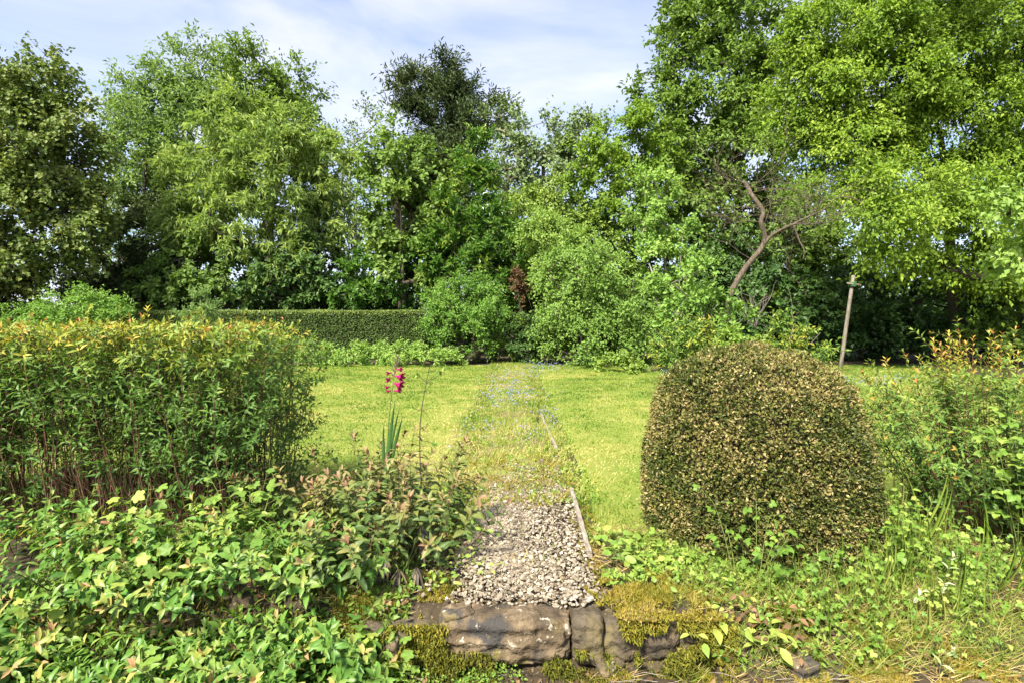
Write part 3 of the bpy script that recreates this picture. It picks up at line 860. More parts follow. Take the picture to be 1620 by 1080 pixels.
# undergrowth that closes the view under the crowns
far = []
for k in range(46):
    px = -260 + k * 48
    gap = 20 < px < 130
    far.append((px + rng.normal(0, 10), 500 + rng.normal(0, 8), 46, 34 if gap else (62 if k < 24 else 100) + rng.normal(0, 8), rng.uniform(-1.5, 2.5)))
for i in range(0, 46, 6):
    T('far_thicket', ('dense green thicket far behind the trees, ' + ['at the far left', 'behind the dark evergreen', 'behind the left half of the clipped hedge', 'behind the conifer', 'behind the willowy shrubs', 'behind the dead tree', 'behind the leaning post', 'at the far right'][i // 6]), 'bush', 24.0, far[i:i + 6], far[min(i + 2, 45)][0], 'ivy', .22, .17, cover=3.2, twig_len=.6, trunk_r=.05, trunks=4, holes=.22, tlo=.2, thi=1.0, group='thickets behind the trees')
# undergrowth below the right-hand trees
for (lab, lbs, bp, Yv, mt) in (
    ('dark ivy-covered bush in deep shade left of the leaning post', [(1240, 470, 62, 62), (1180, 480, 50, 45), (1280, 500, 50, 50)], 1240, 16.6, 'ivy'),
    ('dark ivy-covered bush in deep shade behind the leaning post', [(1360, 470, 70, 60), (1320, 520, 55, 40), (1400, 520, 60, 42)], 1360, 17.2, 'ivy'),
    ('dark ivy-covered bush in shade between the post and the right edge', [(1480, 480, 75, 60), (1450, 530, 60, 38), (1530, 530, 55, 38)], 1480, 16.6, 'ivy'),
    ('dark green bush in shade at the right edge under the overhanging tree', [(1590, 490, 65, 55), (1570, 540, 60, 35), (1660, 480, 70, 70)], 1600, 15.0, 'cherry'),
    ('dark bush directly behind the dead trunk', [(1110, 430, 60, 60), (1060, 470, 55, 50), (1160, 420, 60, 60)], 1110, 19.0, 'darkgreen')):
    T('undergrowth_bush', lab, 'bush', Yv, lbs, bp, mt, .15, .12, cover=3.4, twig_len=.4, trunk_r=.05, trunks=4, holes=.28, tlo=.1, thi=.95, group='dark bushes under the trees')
# shrubs round the lawn
T('willow_shrub', 'big rounded light green willowy shrub at the end of the path', 'shrub', 15.2,
  [(930, 430, 72, 55), (905, 490, 62, 60), (985, 480, 60, 60), (930, 530, 78, 42), (1005, 530, 45, 42), (880, 420, 35, 30)], 945, 'lightshrub', .10, .06, cover=2.9, twig_len=.46, trunk_r=.07, trunks=5, holes=.41, tlo=.05, thi=.8, sag=.5, droop=.5)
T('willow_shrub', 'yellow-green willowy shrub peeping over the big rounded shrub', 'shrub', 16.6,
  [(870, 375, 50, 32), (920, 385, 45, 28), (850, 345, 28, 20), (890, 420, 60, 40)], 880, 'lightshrub', .11, .06, cover=2.6, twig_len=.42, trunk_r=.05, trunks=4, holes=.36, tlo=.3, thi=1.0, up=.3)
T('young_tree', 'slender young tree with pale fresh leaves right of the willowy shrub', 'tree', 15.6,
  [(1035, 290, 38, 42), (1015, 340, 36, 36), (1060, 345, 40, 45), (1045, 410, 55, 50), (1085, 440, 40, 45), (1050, 470, 50, 40)], 1055, 'sapling', .12, .085, cover=1.9, twig_len=.42, trunk_r=.05, bark='greybark', trunks=3, holes=.36, tlo=.1, thi=1.0, up=.45)
T('young_tree', 'small pale young tree in front of the dead trunk', 'tree', 12.0,
  [(1100, 440, 42, 38), (1130, 490, 40, 34), (1085, 500, 40, 32), (1165, 500, 24, 22)], 1100, 'sapling', .10, .07, cover=2.0, twig_len=.36, trunk_r=.03, bark='greybark', trunks=4, holes=.34, tlo=.0, thi=.8, up=.3)
T('round_shrub', 'bright green bushy round shrub at the right end of the clipped hedge', 'shrub', 15.6,
  [(730, 480, 52, 40), (700, 495, 34, 38), (768, 485, 32, 38), (735, 525, 52, 38), (690, 465, 20, 18), (755, 452, 26, 16)], 735, 'spiraea', .085, .04, cover=3.2, twig_len=.34, trunk_r=.04, trunks=6, holes=.33, tlo=.05, thi=.95, up=.3, per=80)
T('box_bush', 'dark green rounded bush left of the path end', 'bush', 15.8,
  [(842, 530, 34, 34), (835, 550, 34, 20)], 842, 'darkgreen', .07, .045, cover=3.6, twig_len=.2, trunk_r=.04, trunks=3, holes=.2, tlo=.2, thi=.9)
T('low_shrub', 'low mid green plant between the bright round shrub and the dark bush', 'shrub', 16.0,
  [(790, 550, 28, 16), (775, 530, 25, 18), (812, 505, 18, 14)], 790, 'cherry', .09, .06, cover=3.2, twig_len=.2, trunk_r=.02, trunks=3, holes=.25, tlo=.4, thi=1.0)
T('round_shrub', 'light green spreading shrub at the left end of the clipped hedge', 'shrub', 14.6,
  [(120, 475, 50, 26), (65, 490, 45, 24), (165, 482, 32, 28), (30, 508, 50, 18), (100, 508, 80, 20), (100, 535, 70, 20)], 110, 'spiraea', .09, .045, cover=3.2, twig_len=.32, trunk_r=.04, trunks=6, holes=.32, tlo=.2, thi=1.0, flat=.7)
T('feathery_shrub', 'small feathery grey-green shrub standing against the clipped hedge', 'shrub', 15.6,
  [(320, 475, 16, 16), (318, 500, 24, 22), (330, 525, 20, 16)], 320, 'greyshrub', .10, .03, cover=2.6, twig_len=.32, trunk_r=.03, trunks=3, holes=.3, tlo=.2, thi=.95, up=.6, droop=-.2)
for (lab, lbs, bp) in (('pale cream-and-green ground cover left end of the bed beyond the lawn', [(510, 556, 36, 16), (545, 560, 36, 18)], 530),
                       ('pale cream-and-green ground cover in the middle of the bed beyond the lawn', [(590, 556, 38, 19), (625, 558, 36, 19)], 610),
                       ('pale cream-and-green ground cover at the right end of the bed beyond the lawn', [(665, 560, 36, 18), (705, 566, 34, 14)], 690)):
    T('ground_cover', lab, 'shrub', 15.0, lbs, bp, 'sapling', .075, .045, cover=3.2, twig_len=.22, trunk_r=.015, trunks=4, holes=.25, tlo=.3, thi=1.0, depth=1.2, group='ground cover plants in the far bed')
# mixed border right of the path, before the dead tree
T('bramble_bush', 'low leafy bramble along the lawn edge below the willowy shrub', 'shrub', 13.2,
  [(985, 575, 50, 12), (1030, 568, 45, 20), (1075, 560, 45, 24), (1060, 585, 50, 12)], 1030, 'cherry', .10, .075, cover=3.0, twig_len=.22, trunk_r=.015, trunks=5, holes=.28, tlo=.35, thi=1.0)
T('leafy_bush', 'low bush with rusty red and yellow tips left of the iris clump', 'shrub', 11.0,
  [(1095, 525, 48, 26), (1125, 545, 45, 26), (1070, 545, 35, 24)], 1100, 'hypericum', .085, .035, cover=2.8, twig_len=.28, trunk_r=.015, trunks=6, holes=.3, tlo=.15, thi=.88, tip_tint=.3, up=.5)
T('leafy_bush', 'low yellow-orange tipped bush right of the iris clump', 'shrub', 10.4,
  [(1255, 535, 34, 24), (1240, 560, 40, 24), (1285, 555, 25, 20), (1235, 512, 14, 10)], 1255, 'hypericum', .085, .035, cover=2.3, twig_len=.28, trunk_r=.015, trunks=6, holes=.32, tlo=.2, thi=.85, tip_tint=.3, up=.5)
T('leafy_bush', 'yellow-green leafy bush behind the clipped dome', 'shrub', 10.8,
  [(1165, 540, 36, 24), (1190, 550, 40, 22)], 1170, 'weed', .08, .045, cover=2.5, twig_len=.25, trunk_r=.012, trunks=5, holes=.3, tlo=.2, thi=1.0, up=.4)


# iris-like clump among the border plants
def blade_clump(name, label, cat, x, y, n, h, w, mat, spread, lean, tint=(.2, .8), single=40, z=None):
    z0 = float(base_h(x, y)) if z is None else z
    root = thing(name, label, cat, (x, y, z0))
    ls = LS()
    for k in range(n):
        a = rng.uniform(0, 6.283)
        r = spread * math.sqrt(rng.random())
        le = lean * (.2 + rng.random())
        ls.add((x + r * math.cos(a), y + r * math.sin(a), z0 - .01), (math.cos(a) * le, math.sin(a) * le, 1), (-math.cos(a), -math.sin(a), le + .1), h * (.55 + .55 * rng.random()), w, rng.uniform(*tint))
    leaf_parts(root, ls, T_CURVE, 'curve', mat, single)
    return root


def curve_tpl(n=5, bend=.34):
    V, Tt = [], []
    for i in range(n):
        f = i / n
        w = .5 * (1 - f ** 2.2) * (.75 + .5 * f)
        V += [(-w, f, -bend * f * f + .08 * w), (0, f, -bend * f * f), (w, f, -bend * f * f + .08 * w)]
    V.append((0, 1, -bend))
    for i in range(n - 1):
        a = i * 3
        Tt += [(a, a + 1, a + 4), (a, a + 4, a + 3), (a + 1, a + 2, a + 5), (a + 1, a + 5, a + 4)]
    a = (n - 1) * 3
    Tt += [(a, a + 1, a + 3), (a + 1, a + 2, a + 3)]
    return tpl(V, Tt)


T_CURVE = curve_tpl()
p = P(1205, 545, 10.6)
blade_clump('iris_clump', 'tall strap-leaved green iris clump behind the clipped dome', 'plant', p[0], p[1], 60, .62, .022, 'sword', .42, .5, (.4, 1.0), 60)

# ------------------------------------------------------------------ dead twisted tree
Yd = 12.7
droot = thing('dead_tree', 'bare twisted dead tree leaning in front of the dark undergrowth', 'tree', (P(1148, 492, Yd)[0], Yd, 0))
d0 = np.array(droot.location)
tp = catmull([np.append(P(1140, 580, Yd)[:2], -.05), P(1152, 482, Yd), P(1175, 430, Yd), P(1209, 385, Yd), P(1204, 352, Yd - .1), P(1207, 334, Yd - .1), P(1190, 310, Yd), P(1180, 292, Yd + .1), P(1171, 287, Yd + .1)], 5)
tr_ = np.interp(np.arange(len(tp)), [0, 10, 16, 26, 35, len(tp) - 1], [.075, .060, .055, .050, .043, .025])
link('trunk', sweep_mesh('trunk', tp, tr_, M['deadbark'], 10, d0, .25), droot)
bp = catmull([P(1207, 388, Yd), P(1222, 372, Yd - .1), P(1248, 358, Yd - .3), P(1262, 354, Yd - .4), P(1285, 355, Yd - .5), P(1318, 351, Yd - .7)], 5)
link('branch', sweep_mesh('branch', bp, np.interp(np.arange(len(bp)), [0, len(bp) - 1], [.042, .010]), M['deadbark'], 8, d0, .2), droot)
bq = catmull([P(1250, 357, Yd - .3), P(1275, 345, Yd - .5), P(1302, 332, Yd - .5), P(1318, 318, Yd - .6), P(1350, 292, Yd - .8)], 5)
link('branch', sweep_mesh('branch', bq, np.interp(np.arange(len(bq)), [0, len(bq) - 1], [.026, .006]), M['deadbark'], 7, d0, .2), droot)
bq = catmull([P(1256, 357, Yd - .4), P(1264, 380, Yd - .4), P(1272, 396, Yd - .5), P(1270, 412, Yd - .5)], 5)
link('branch', sweep_mesh('branch', bq, np.interp(np.arange(len(bq)), [0, len(bq) - 1], [.020, .006]), M['deadbark'], 7, d0, .2), droot)
bq = catmull([P(1328, 312, Yd - .7), P(1345, 312, Yd - .8), P(1362, 320, Yd - .9), P(1368, 332, Yd - .9)], 5)
link('branch', sweep_mesh('branch', bq, np.interp(np.arange(len(bq)), [0, len(bq) - 1], [.014, .005]), M['deadbark'], 6, d0, .2), droot)
s0, s1, q0, q1 = [], [], [], []


def bare_twigs(p, d, L, r, depth):
    p = np.array(p, float); d = unit(np.array(d, float))
    n = 4
    for k in range(n):
        e = p + d * L / n
        s0.append(p); s1.append(e); q0.append(r * (1 - .6 * k / n)); q1.append(r * (1 - .6 * (k + 1) / n))
        p = e
        d = unit(d + rng.normal(0, .20, 3) + np.array([0, 0, .03]))
        if depth > 0 and rng.random() < .85:
            bare_twigs(p, d + rng.normal(0, .75, 3) * [1, .8, 1], L * rng.uniform(.45, .8), r * .6, depth - 1)


for k in range(22):
    i = int(rng.integers(12, len(tp)))
    sd = rng.choice([-1, -1, 1])
    bare_twigs(tp[i], (sd * (.5 + rng.random()), rng.normal(0, .6), rng.normal(.35, .5)), rng.uniform(.6, 1.4), .009, 2)
for k in range(22):
    i = int(rng.integers(6, len(bp)))
    bare_twigs(bp[i], (rng.normal(.4, .6), rng.normal(0, .5), rng.normal(.25, .6)), rng.uniform(.35, .9), .007, 2)
tag(link('twigs', tubes_mesh('twigs', s0, s1, q0, q1, M['deadbark'], 4, d0), droot), kind='stuff')
for (px, py, Yb, lab, n) in ((1240, 560, 10.2, 'pale bare twigs sticking out of the border beside the iris clump', 7), (1195, 500, 12.5, 'pale bare twigs standing at the foot of the dead tree', 9)):
    s0, s1, q0, q1 = [], [], [], []
    b = P(px, py, Yb); b[2] = max(b[2] - .3, 0)
    tr = thing('bare_shrub', lab, 'shrub', (b[0], b[1], 0))
    for k in range(n):
        bare_twigs(b, (rng.normal(.35 if n == 7 else 0, .4), rng.normal(0, .3), 1), rng.uniform(.5, .95), .008, 1)
    tag(link('twigs', tubes_mesh('twigs', s0, s1, q0, q1, M['greybark'], 4, np.array(tr.location)), tr))

# dead rust-leaved branch below the laurel
T('dead_shrub', 'small rust-brown withered shrub beside the big rounded willowy shrub', 'shrub', 16.2, [(816, 440, 8, 12), (828, 456, 7, 7)], 838, 'brown', .12, .06, cover=1.3, twig_len=.3, trunk_r=.03, trunks=3, holes=.2, tlo=.1, thi=.9, up=.5)

# ------------------------------------------------------------------ leaning post
M['greywood'] = noise_mat('weathered_wood', [(.3, (.075, .062, .046)), (.5, (.155, .135, .105)), (.75, (.27, .245, .205))], scale=10, stretch=(6, 6, .5), bump=.6, bscale=40)
M['cord'] = noise_mat('green_cord', [(.3, (.03, .08, .03)), (.7, (.07, .16, .06))], scale=30)
Yp = 12.6
pb, pt = P(1327, 594, Yp), P(1350, 436, Yp)
pb[2] = -.1
post = thing('leaning_post', 'grey weathered wooden post leaning in front of the shaded bushes', 'post', (pb[0], Yp, 0))
pp = [pb + (pt - pb) * f for f in (0, .25, .5, .75, 1)]
link('pole', sweep_mesh('pole', pp, [.042, .041, .040, .038, .036], M['greywood'], 12, np.array(post.location), .06), post)
c = pb + (pt - pb) * .915
link('cross_peg', sweep_mesh('cross_peg', [c + [-.15, -.06, .02], c + [0, -.07, -.005], c + [.16, -.06, -.02]], [.022, .024, .020], M['greywood'], 8, np.array(post.location), .1), post)
ring = []
for k in range(33):
    a = k / 8 * 2 * math.pi
    ring.append(c + np.array([.075 * math.cos(a), .085 * math.sin(a) - .01, -.05 + .10 * k / 32]))
link('cord', sweep_mesh('cord', ring, .011, M['cord'], 6, np.array(post.location)), post)


# ------------------------------------------------------------------ clipped hedge
def hedge_box():
    Yh, D = 17.0, 1.0
    x0, x1 = (150 - 810) / F * Yh, (668 - 810) / F * Yh
    top = 1.44
    root = thing('clipped_hedge', 'long low neatly clipped dark box hedge beyond the lawn', 'hedge', ((x0 + x1) / 2, Yh + D / 2, 0))
    o0 = np.array(root.location)
    n1, n2, n3 = 34000, 16000, 1000
    ls = LS()
    bx = rng.uniform(x0, x1, n1); bz = rng.uniform(.02, top, n1)
    w = .05 * (vnoise(np.stack([bx, bz, bz * 0], -1), 2.0, 4) - .5)
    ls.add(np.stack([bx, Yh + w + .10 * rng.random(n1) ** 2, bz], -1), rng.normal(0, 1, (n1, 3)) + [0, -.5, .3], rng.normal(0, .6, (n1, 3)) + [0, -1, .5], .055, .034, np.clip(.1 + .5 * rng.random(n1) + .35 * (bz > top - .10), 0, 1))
    bx = rng.uniform(x0, x1, n2); by = rng.uniform(Yh, Yh + D, n2)
    w = .05 * (vnoise(np.stack([bx, by, by * 0], -1), 1.5, 6) - .5)
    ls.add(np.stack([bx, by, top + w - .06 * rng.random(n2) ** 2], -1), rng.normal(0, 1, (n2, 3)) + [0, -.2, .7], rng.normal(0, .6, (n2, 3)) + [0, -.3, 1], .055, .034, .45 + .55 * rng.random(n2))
    for xe in (x0, x1):
        ls.add(np.stack([xe + .05 * rng.normal(0, 1, n3), rng.uniform(Yh, Yh + D, n3), rng.uniform(0, top, n3)], -1), rng.normal(0, 1, (n3, 3)), rng.normal(0, .6, (n3, 3)) + [1 if xe == x1 else -1, -.3, .3], .06, .04, .2 + .5 * rng.random(n3))
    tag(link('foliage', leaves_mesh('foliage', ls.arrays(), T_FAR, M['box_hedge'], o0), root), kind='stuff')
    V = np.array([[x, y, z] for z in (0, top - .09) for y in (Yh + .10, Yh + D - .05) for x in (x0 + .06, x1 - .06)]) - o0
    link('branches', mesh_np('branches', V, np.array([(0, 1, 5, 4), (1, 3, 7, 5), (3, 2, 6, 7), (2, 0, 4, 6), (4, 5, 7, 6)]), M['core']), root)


hedge_box()


# ------------------------------------------------------------------ clipped dome
def dome():
    cx, cy = (1190 - 810) / F * 3.42, 3.42
    root = thing('topiary_dome', 'dome-clipped box bush with browning leaves right of the gravel path', 'topiary', (cx, cy, 0))
    o0 = np.array(root.location)
    zt = np.array([0, .08, .25, .54, .73, .90, .98, 1.05, 1.095, 1.12])
    rt = np.array([.61, .638, .648, .628, .592, .518, .455, .358, .235, 0.0])
    n = 112000
    # area-weighted along the profile
    s = np.concatenate([[0], np.cumsum(np.hypot(np.diff(zt), np.diff(rt)) * (rt[1:] + rt[:-1]) / 2)])
    t = np.sort(rng.random(n)) * s[-1]
    z = np.interp(t, s, zt); r = np.interp(t, s, rt)
    dz = np.interp(t + .01, s, zt) - np.interp(t - .01, s, zt); dr = np.interp(t + .01, s, rt) - np.interp(t - .01, s, rt)
    nl = np.hypot(dz, dr) + 1e-9
    nr, nz = dz / nl, -dr / nl
    a = rng.uniform(0, 6.283, n)
    nrm = np.stack([nr * np.cos(a), nr * np.sin(a), nz], -1)
    p = np.stack([cx + r * np.cos(a), cy + r * np.sin(a), z], -1)
    lump = (fbm(p, 3.0, 13) - .5) * .09 + (fbm(p, 12, 17, 2) - .5) * .05
    dep = .085 * rng.random(n) ** 1.5
    p = p + nrm * (lump - dep + .02 * (rng.random(n) < .04))[:, None]
    dirn = nrm * .55 + rng.normal(0, .65, (n, 3)) + [0, 0, .2]
    nn = nrm * .7 + rng.normal(0, .6, (n, 3)) + [0, 0, .3]
    dead = fbm(p, 4.0, 23) * .55 + fbm(p, 16, 29, 2) * .45
    fresh = np.clip((nz - .25) / .6, 0, 1)
    t_ = np.where(rng.random(n) < np.clip(.46 + (dead - .5) * 3.6 - fresh * .12, .04, .96), .50 + .46 * rng.random(n) ** 1.3, .05 + .42 * rng.random(n) + fresh * .12 * rng.random(n))
    L = .0182 * (.6 + .8 * rng.random(n))
    ls = LS(); ls.add(p, dirn, nn, L, L * .6, np.clip(t_, 0, 1))
    tag(link('foliage', leaves_mesh('foliage', ls.arrays(), T_FAR, M['topiary'], o0), root), kind='stuff')
    # sprays that stand a little proud
    k = rng.choice(n, 900, replace=False)
    s0 = p[k] - nrm[k] * .07; s1 = p[k] + nrm[k] * (.012 + .02 * rng.random((900, 1))) + rng.normal(0, .012, (900, 3))
    tag(link('twigs', tubes_mesh('twigs', s0, s1, .0016, .0009, M['deadbark'], 3, o0), root), kind='stuff')
    # dense wood inside
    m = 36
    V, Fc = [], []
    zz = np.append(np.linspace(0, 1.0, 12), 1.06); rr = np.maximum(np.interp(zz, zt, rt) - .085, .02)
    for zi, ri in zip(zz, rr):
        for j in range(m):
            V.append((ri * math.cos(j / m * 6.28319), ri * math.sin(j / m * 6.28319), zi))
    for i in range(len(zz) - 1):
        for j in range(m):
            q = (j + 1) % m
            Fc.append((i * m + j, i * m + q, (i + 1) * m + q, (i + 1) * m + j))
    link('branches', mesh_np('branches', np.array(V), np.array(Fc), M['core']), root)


dome()


# ------------------------------------------------------------------ foreground shrubs and plants
def bez(a, b, c, t):
    t = np.asarray(t)[:, None]
    return a * (1 - t) ** 2 + b * 2 * t * (1 - t) + c * t * t


def leafy_stem(ls, segs, a, b, c, gap, L, W, tint, t0=.2, skip=0.0, r=.003, up=.45, tip=True, tiptint=None, grow=True, rise=.8):
    """a stem a-b-c (quadratic curve) with opposite pairs of leaves, every pair turned a quarter; tint is a function of t"""
    ln = np.linalg.norm(c - b) + np.linalg.norm(b - a)
    tt = np.linspace(0, 1, 6)
    p = bez(a, b, c, tt)
    for k in range(5):
        segs.append((p[k], p[k + 1], r * (1 - .7 * k / 5), r * (1 - .7 * (k + 1) / 5)))
    n = max(2, int(ln * (1 - t0) / gap))
    t = t0 + (1 - t0) * (np.arange(n) + .5) / n
    q = bez(a, b, c, t)
    ax = unit(2 * (1 - t)[:, None] * (b - a) + 2 * t[:, None] * (c - b))
    u = unit(np.cross(ax, np.array([.2, .9, .35])))
    v = np.cross(ax, u)
    ph0 = rng.uniform(0, 6.28)
    for sgn in (0, math.pi):
        ph = ph0 + np.arange(n) * math.pi / 2 + sgn + rng.normal(0, .25, n)
        rad = u * np.cos(ph)[:, None] + v * np.sin(ph)[:, None]
        m = rng.random(n) >= (skip(t) if callable(skip) else skip)
        d = rad + ax * (up + rise * (t ** 6))[:, None] + rng.normal(0, .15, (n, 3))
        nn = ax - rad * .35 + rng.normal(0, .18, (n, 3)) + np.array([0, -.1, .25])
        size = (.75 + .45 * rng.random(n)) * (1 - .35 * t ** 3 if grow else 1)
        ls.add(q[m], d[m], nn[m], (L * size)[m], (W * size)[m], np.clip(tint(t) + rng.normal(0, .07, n), 0, .999)[m])
    if tip:
        e = c
        for k in range(3):
            ph = rng.uniform(0, 6.28)
            rad = u[-1] * math.cos(ph) + v[-1] * math.sin(ph)
            ls.add(e, ax[-1] * 1.2 + rad * .6, ax[-1] - rad + [0, -.2, .3], L * .6, W * .6, np.clip((tint(np.array([1.0]))[0] if tiptint is None else tiptint) + rng.normal(0, .08), 0, .999))


def stems_part(root, segs, mat, name='stems', sides=4):
    a = np.array([x[0] for x in segs]); b = np.array([x[1] for x in segs])
    me = tubes_mesh(name, a, b, [x[2] for x in segs], [x[3] for x in segs], M[mat], sides, np.array(root.location))
    tag(link(name, me, root), kind='stuff')


def left_hedge():
    root = thing('leafy_hedge', 'dense near hedge of narrow leaves on brown stems with yellow and orange tips', 'hedge', (-2.4, 3.7, 0))
    ls, segs = LS(), []
    for k in range(520):
        x = rng.uniform(-4.3, -1.54); y = 3.22 + 1.0 * rng.random() ** 1.3
        e = max(0, (x + 1.75) / .5)
        a = np.array([x, y, 0.])
        front = max(0, 1 - (y - 3.22) / .35)
        top = np.array([x + rng.normal(0, .13 - .08 * min(1, e)) + .06 * e, y + rng.normal(0, .07) - .10 * front, 1.20 + rng.normal(0, .045) - .10 * max(0, e - .5)])
        if rng.random() < .12:
            top[2] += .10 * rng.random()
        if rng.random() < .20:
            top[2] *= rng.uniform(.5, .95)
        b = (a + top) / 2 + np.array([rng.normal(0, .15), rng.normal(0, .07) - .06 * front, .08])
        hz = top[2]
        yel = rng.random() * .16
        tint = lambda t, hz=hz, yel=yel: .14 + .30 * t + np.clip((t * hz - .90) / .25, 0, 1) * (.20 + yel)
        red = rng.random() < .15
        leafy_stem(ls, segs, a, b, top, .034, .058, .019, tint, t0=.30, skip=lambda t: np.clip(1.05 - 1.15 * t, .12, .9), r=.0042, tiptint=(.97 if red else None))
        for q in range(5):
            t = .30 + .65 * rng.random()
            p = bez(a, b, top, np.array([t]))[0]
            sd = np.array([rng.normal(0, .7) + .5 * e, -.55 * (rng.random() < .75) + rng.normal(0, .35), .55 + .3 * rng.random()])
            ln = rng.uniform(.09, .20)
            c = p + unit(sd) * ln
            if c[2] > 1.24: c[2] = 1.24
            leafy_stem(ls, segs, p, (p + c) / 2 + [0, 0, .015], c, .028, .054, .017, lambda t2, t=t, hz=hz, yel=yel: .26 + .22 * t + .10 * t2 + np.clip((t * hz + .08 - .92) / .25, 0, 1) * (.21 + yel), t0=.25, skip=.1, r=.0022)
    # leafy side shoots all over the front
    for k in range(760):
        x = rng.uniform(-3.7, -1.46)
        h = .25 + .97 * rng.random() ** .8
        if vnoise(np.array([[x * 2.2, h * 2.2, 3.]]), 1.6, 12)[0] < .66 - .30 * h: continue
        p = np.array([x + .12 * max(0, (x + 1.75)), 3.30 - .06 * h + .05 * rng.normal(), h])
        c = p + unit(np.array([rng.normal(0, .75) + .3 * (x > -1.6), -.55 + rng.normal(0, .35), .35 + rng.normal(0, .5)])) * rng.uniform(.10, .22)
        c[2] = min(c[2], 1.25)
        yel = .16 * rng.random()
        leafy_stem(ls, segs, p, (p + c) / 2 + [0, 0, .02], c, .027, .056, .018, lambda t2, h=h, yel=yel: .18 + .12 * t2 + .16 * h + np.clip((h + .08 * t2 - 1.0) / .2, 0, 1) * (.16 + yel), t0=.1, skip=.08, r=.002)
    # the clipped top and the squared-off right end
    for k in range(560):
        end = k > 400
        if end:
            p = np.array([-1.50 + .04 * rng.normal(), rng.uniform(3.25, 4.2), rng.uniform(.15, 1.15)]); dd = np.array([.7, -.2 + rng.normal(0, .5), .4 + rng.normal(0, .4)])
        else:
            p = np.array([rng.uniform(-4.2, -1.48), 3.25 + .95 * rng.random() ** 1.4, 1.06 + .05 * rng.normal()]); dd = np.array([rng.normal(0, .6), -.15 + rng.normal(0, .5), .9])
        c = p + unit(dd) * rng.uniform(.10, .19)
        c[2] = min(c[2], 1.235 + .012 * rng.normal())
        yel = .26 * rng.random() ** 1.5
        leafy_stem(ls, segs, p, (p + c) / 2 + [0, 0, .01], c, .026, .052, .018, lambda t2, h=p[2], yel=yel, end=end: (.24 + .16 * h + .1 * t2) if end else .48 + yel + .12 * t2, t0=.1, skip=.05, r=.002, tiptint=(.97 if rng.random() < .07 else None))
    # bare brown twigs low down in front
    for k in range(800):
        x = rng.uniform(-3.6, -1.35); p = np.array([x, 3.20 + .35 * rng.random(), rng.uniform(.0, .75)])
        c = p + np.array([rng.normal(0, .16), rng.normal(-.04, .07), rng.uniform(.04, .36)])
        segs.append((p, c, .0022, .0009))
    leaf_parts(root, ls, T_NEAR, 'near', 'hypericum', 300, rest_tp=T_LOW)
    stems_part(root, segs, 'redstem', sides=3)
    # dry litter heaped inside the foot of the hedge
left_hedge()


def right_shrub():
    root = thing('leafy_shrub', 'loose bushy shrub with yellow and orange tips right of the clipped dome', 'shrub', (2.98, 3.45, 0))
    ls, segs = LS(), []
    for k in range(190):
        a0 = rng.uniform(0, 6.283); r = .42 * math.sqrt(rng.random())
        a = np.array([2.98 + r * math.cos(a0), 3.45 + .7 * r * math.sin(a0), 0])
        top = a + np.array([math.cos(a0) * r * 1.15 + rng.normal(0, .08), math.sin(a0) * r * .7 + rng.normal(0, .06), 1.13 - 1.7 * r * r + rng.normal(0, .06)])
        if rng.random() < .3: top[2] *= rng.uniform(.45, .95)
        b = (a + top) / 2 + [rng.normal(0, .04), rng.normal(0, .04), .10]
        yel = rng.random() * .2
        hz = top[2]
        red = rng.random() < .3
        leafy_stem(ls, segs, a, b, top, .033, .055, .019, lambda t, yel=yel, hz=hz: .30 + .22 * t + np.clip((t * hz - .72) / .3, 0, 1) * (.20 + yel), t0=.12, skip=lambda t: np.clip(.6 - .8 * t, .1, .6), r=.0035, tiptint=(.96 if red else None))
        for q in range(5):
            t = .10 + .85 * rng.random()
            p = bez(a, b, top, np.array([t]))[0]
            c = p + unit(np.array([math.cos(a0) + rng.normal(0, .6), math.sin(a0) - .2 + rng.normal(0, .5), .6])) * rng.uniform(.09, .2)
            leafy_stem(ls, segs, p, (p + c) / 2 + [0, 0, .015], c, .03, .050, .018, lambda t2, t=t, yel=yel: .34 + .16 * t + .1 * t2 + yel * .5 * t, t0=.25, skip=.1, r=.002, tiptint=(.93 if rng.random() < .15 else None))
    leaf_parts(root, ls, T_NEAR, 'near', 'hypericum', 300, rest_tp=T_LOW)
    stems_part(root, segs, 'redstem')
    # second half of it, beyond the picture's edge, stays the same plant


right_shrub()


def compound_plant(name, label, cat, x, y, canes, mat, tp, key, stem_mat, L, asp, tint, single=120, leaf_gap=.05, up=.3, face=(0, -.35, .8), stalk=.04, group=None, r=.0025, z=None):
    """canes: list of (base, mid, tip) points; one stalked leaf after another, alternate, facing up and out"""
    z0 = float(base_h(x, y)) if z is None else z
    root = thing(name, label, cat, (x, y, z0), group)
    ls, segs = LS(), []
    for (a, b, c) in canes:
        a, b, c = map(np.array, (a, b, c))
        ln = np.linalg.norm(c - b) + np.linalg.norm(b - a)
        p = bez(a, b, c, np.linspace(0, 1, 6))
        for k in range(5):
            segs.append((p[k], p[k + 1], r * (1 - .6 * k / 5), r * (1 - .6 * (k + 1) / 5)))
        n = max(2, int(ln / leaf_gap))
        t = .15 + .85 * (np.arange(n) + rng.random(n) * .6) / n
        q = bez(a, b, c, np.minimum(t, 1))
        for k in range(n):
            ph = k * 2.4 + rng.normal(0, .4)
            side = np.array([math.cos(ph), math.sin(ph) * .8 - .15, rng.uniform(.1, .6)])
            e = q[k] + unit(side) * stalk * rng.uniform(.6, 1.4)
            segs.append((q[k], e, r * .5, r * .35))
            s_ = L * rng.uniform(.6, 1.15) * (1 - .3 * t[k] ** 2)
            d = np.array([side[0], side[1], -.05 + up * rng.normal(0, .8)])
            nn = np.array(face) + rng.normal(0, .28, 3)
            ls.add(e, d, nn, s_, s_ * asp, np.clip(rng.uniform(*tint) + .15 * (t[k] - .5), 0, .999))
    leaf_parts(root, ls, tp, key, mat, single)
    stems_part(root, segs, stem_mat, sides=4)
    return root


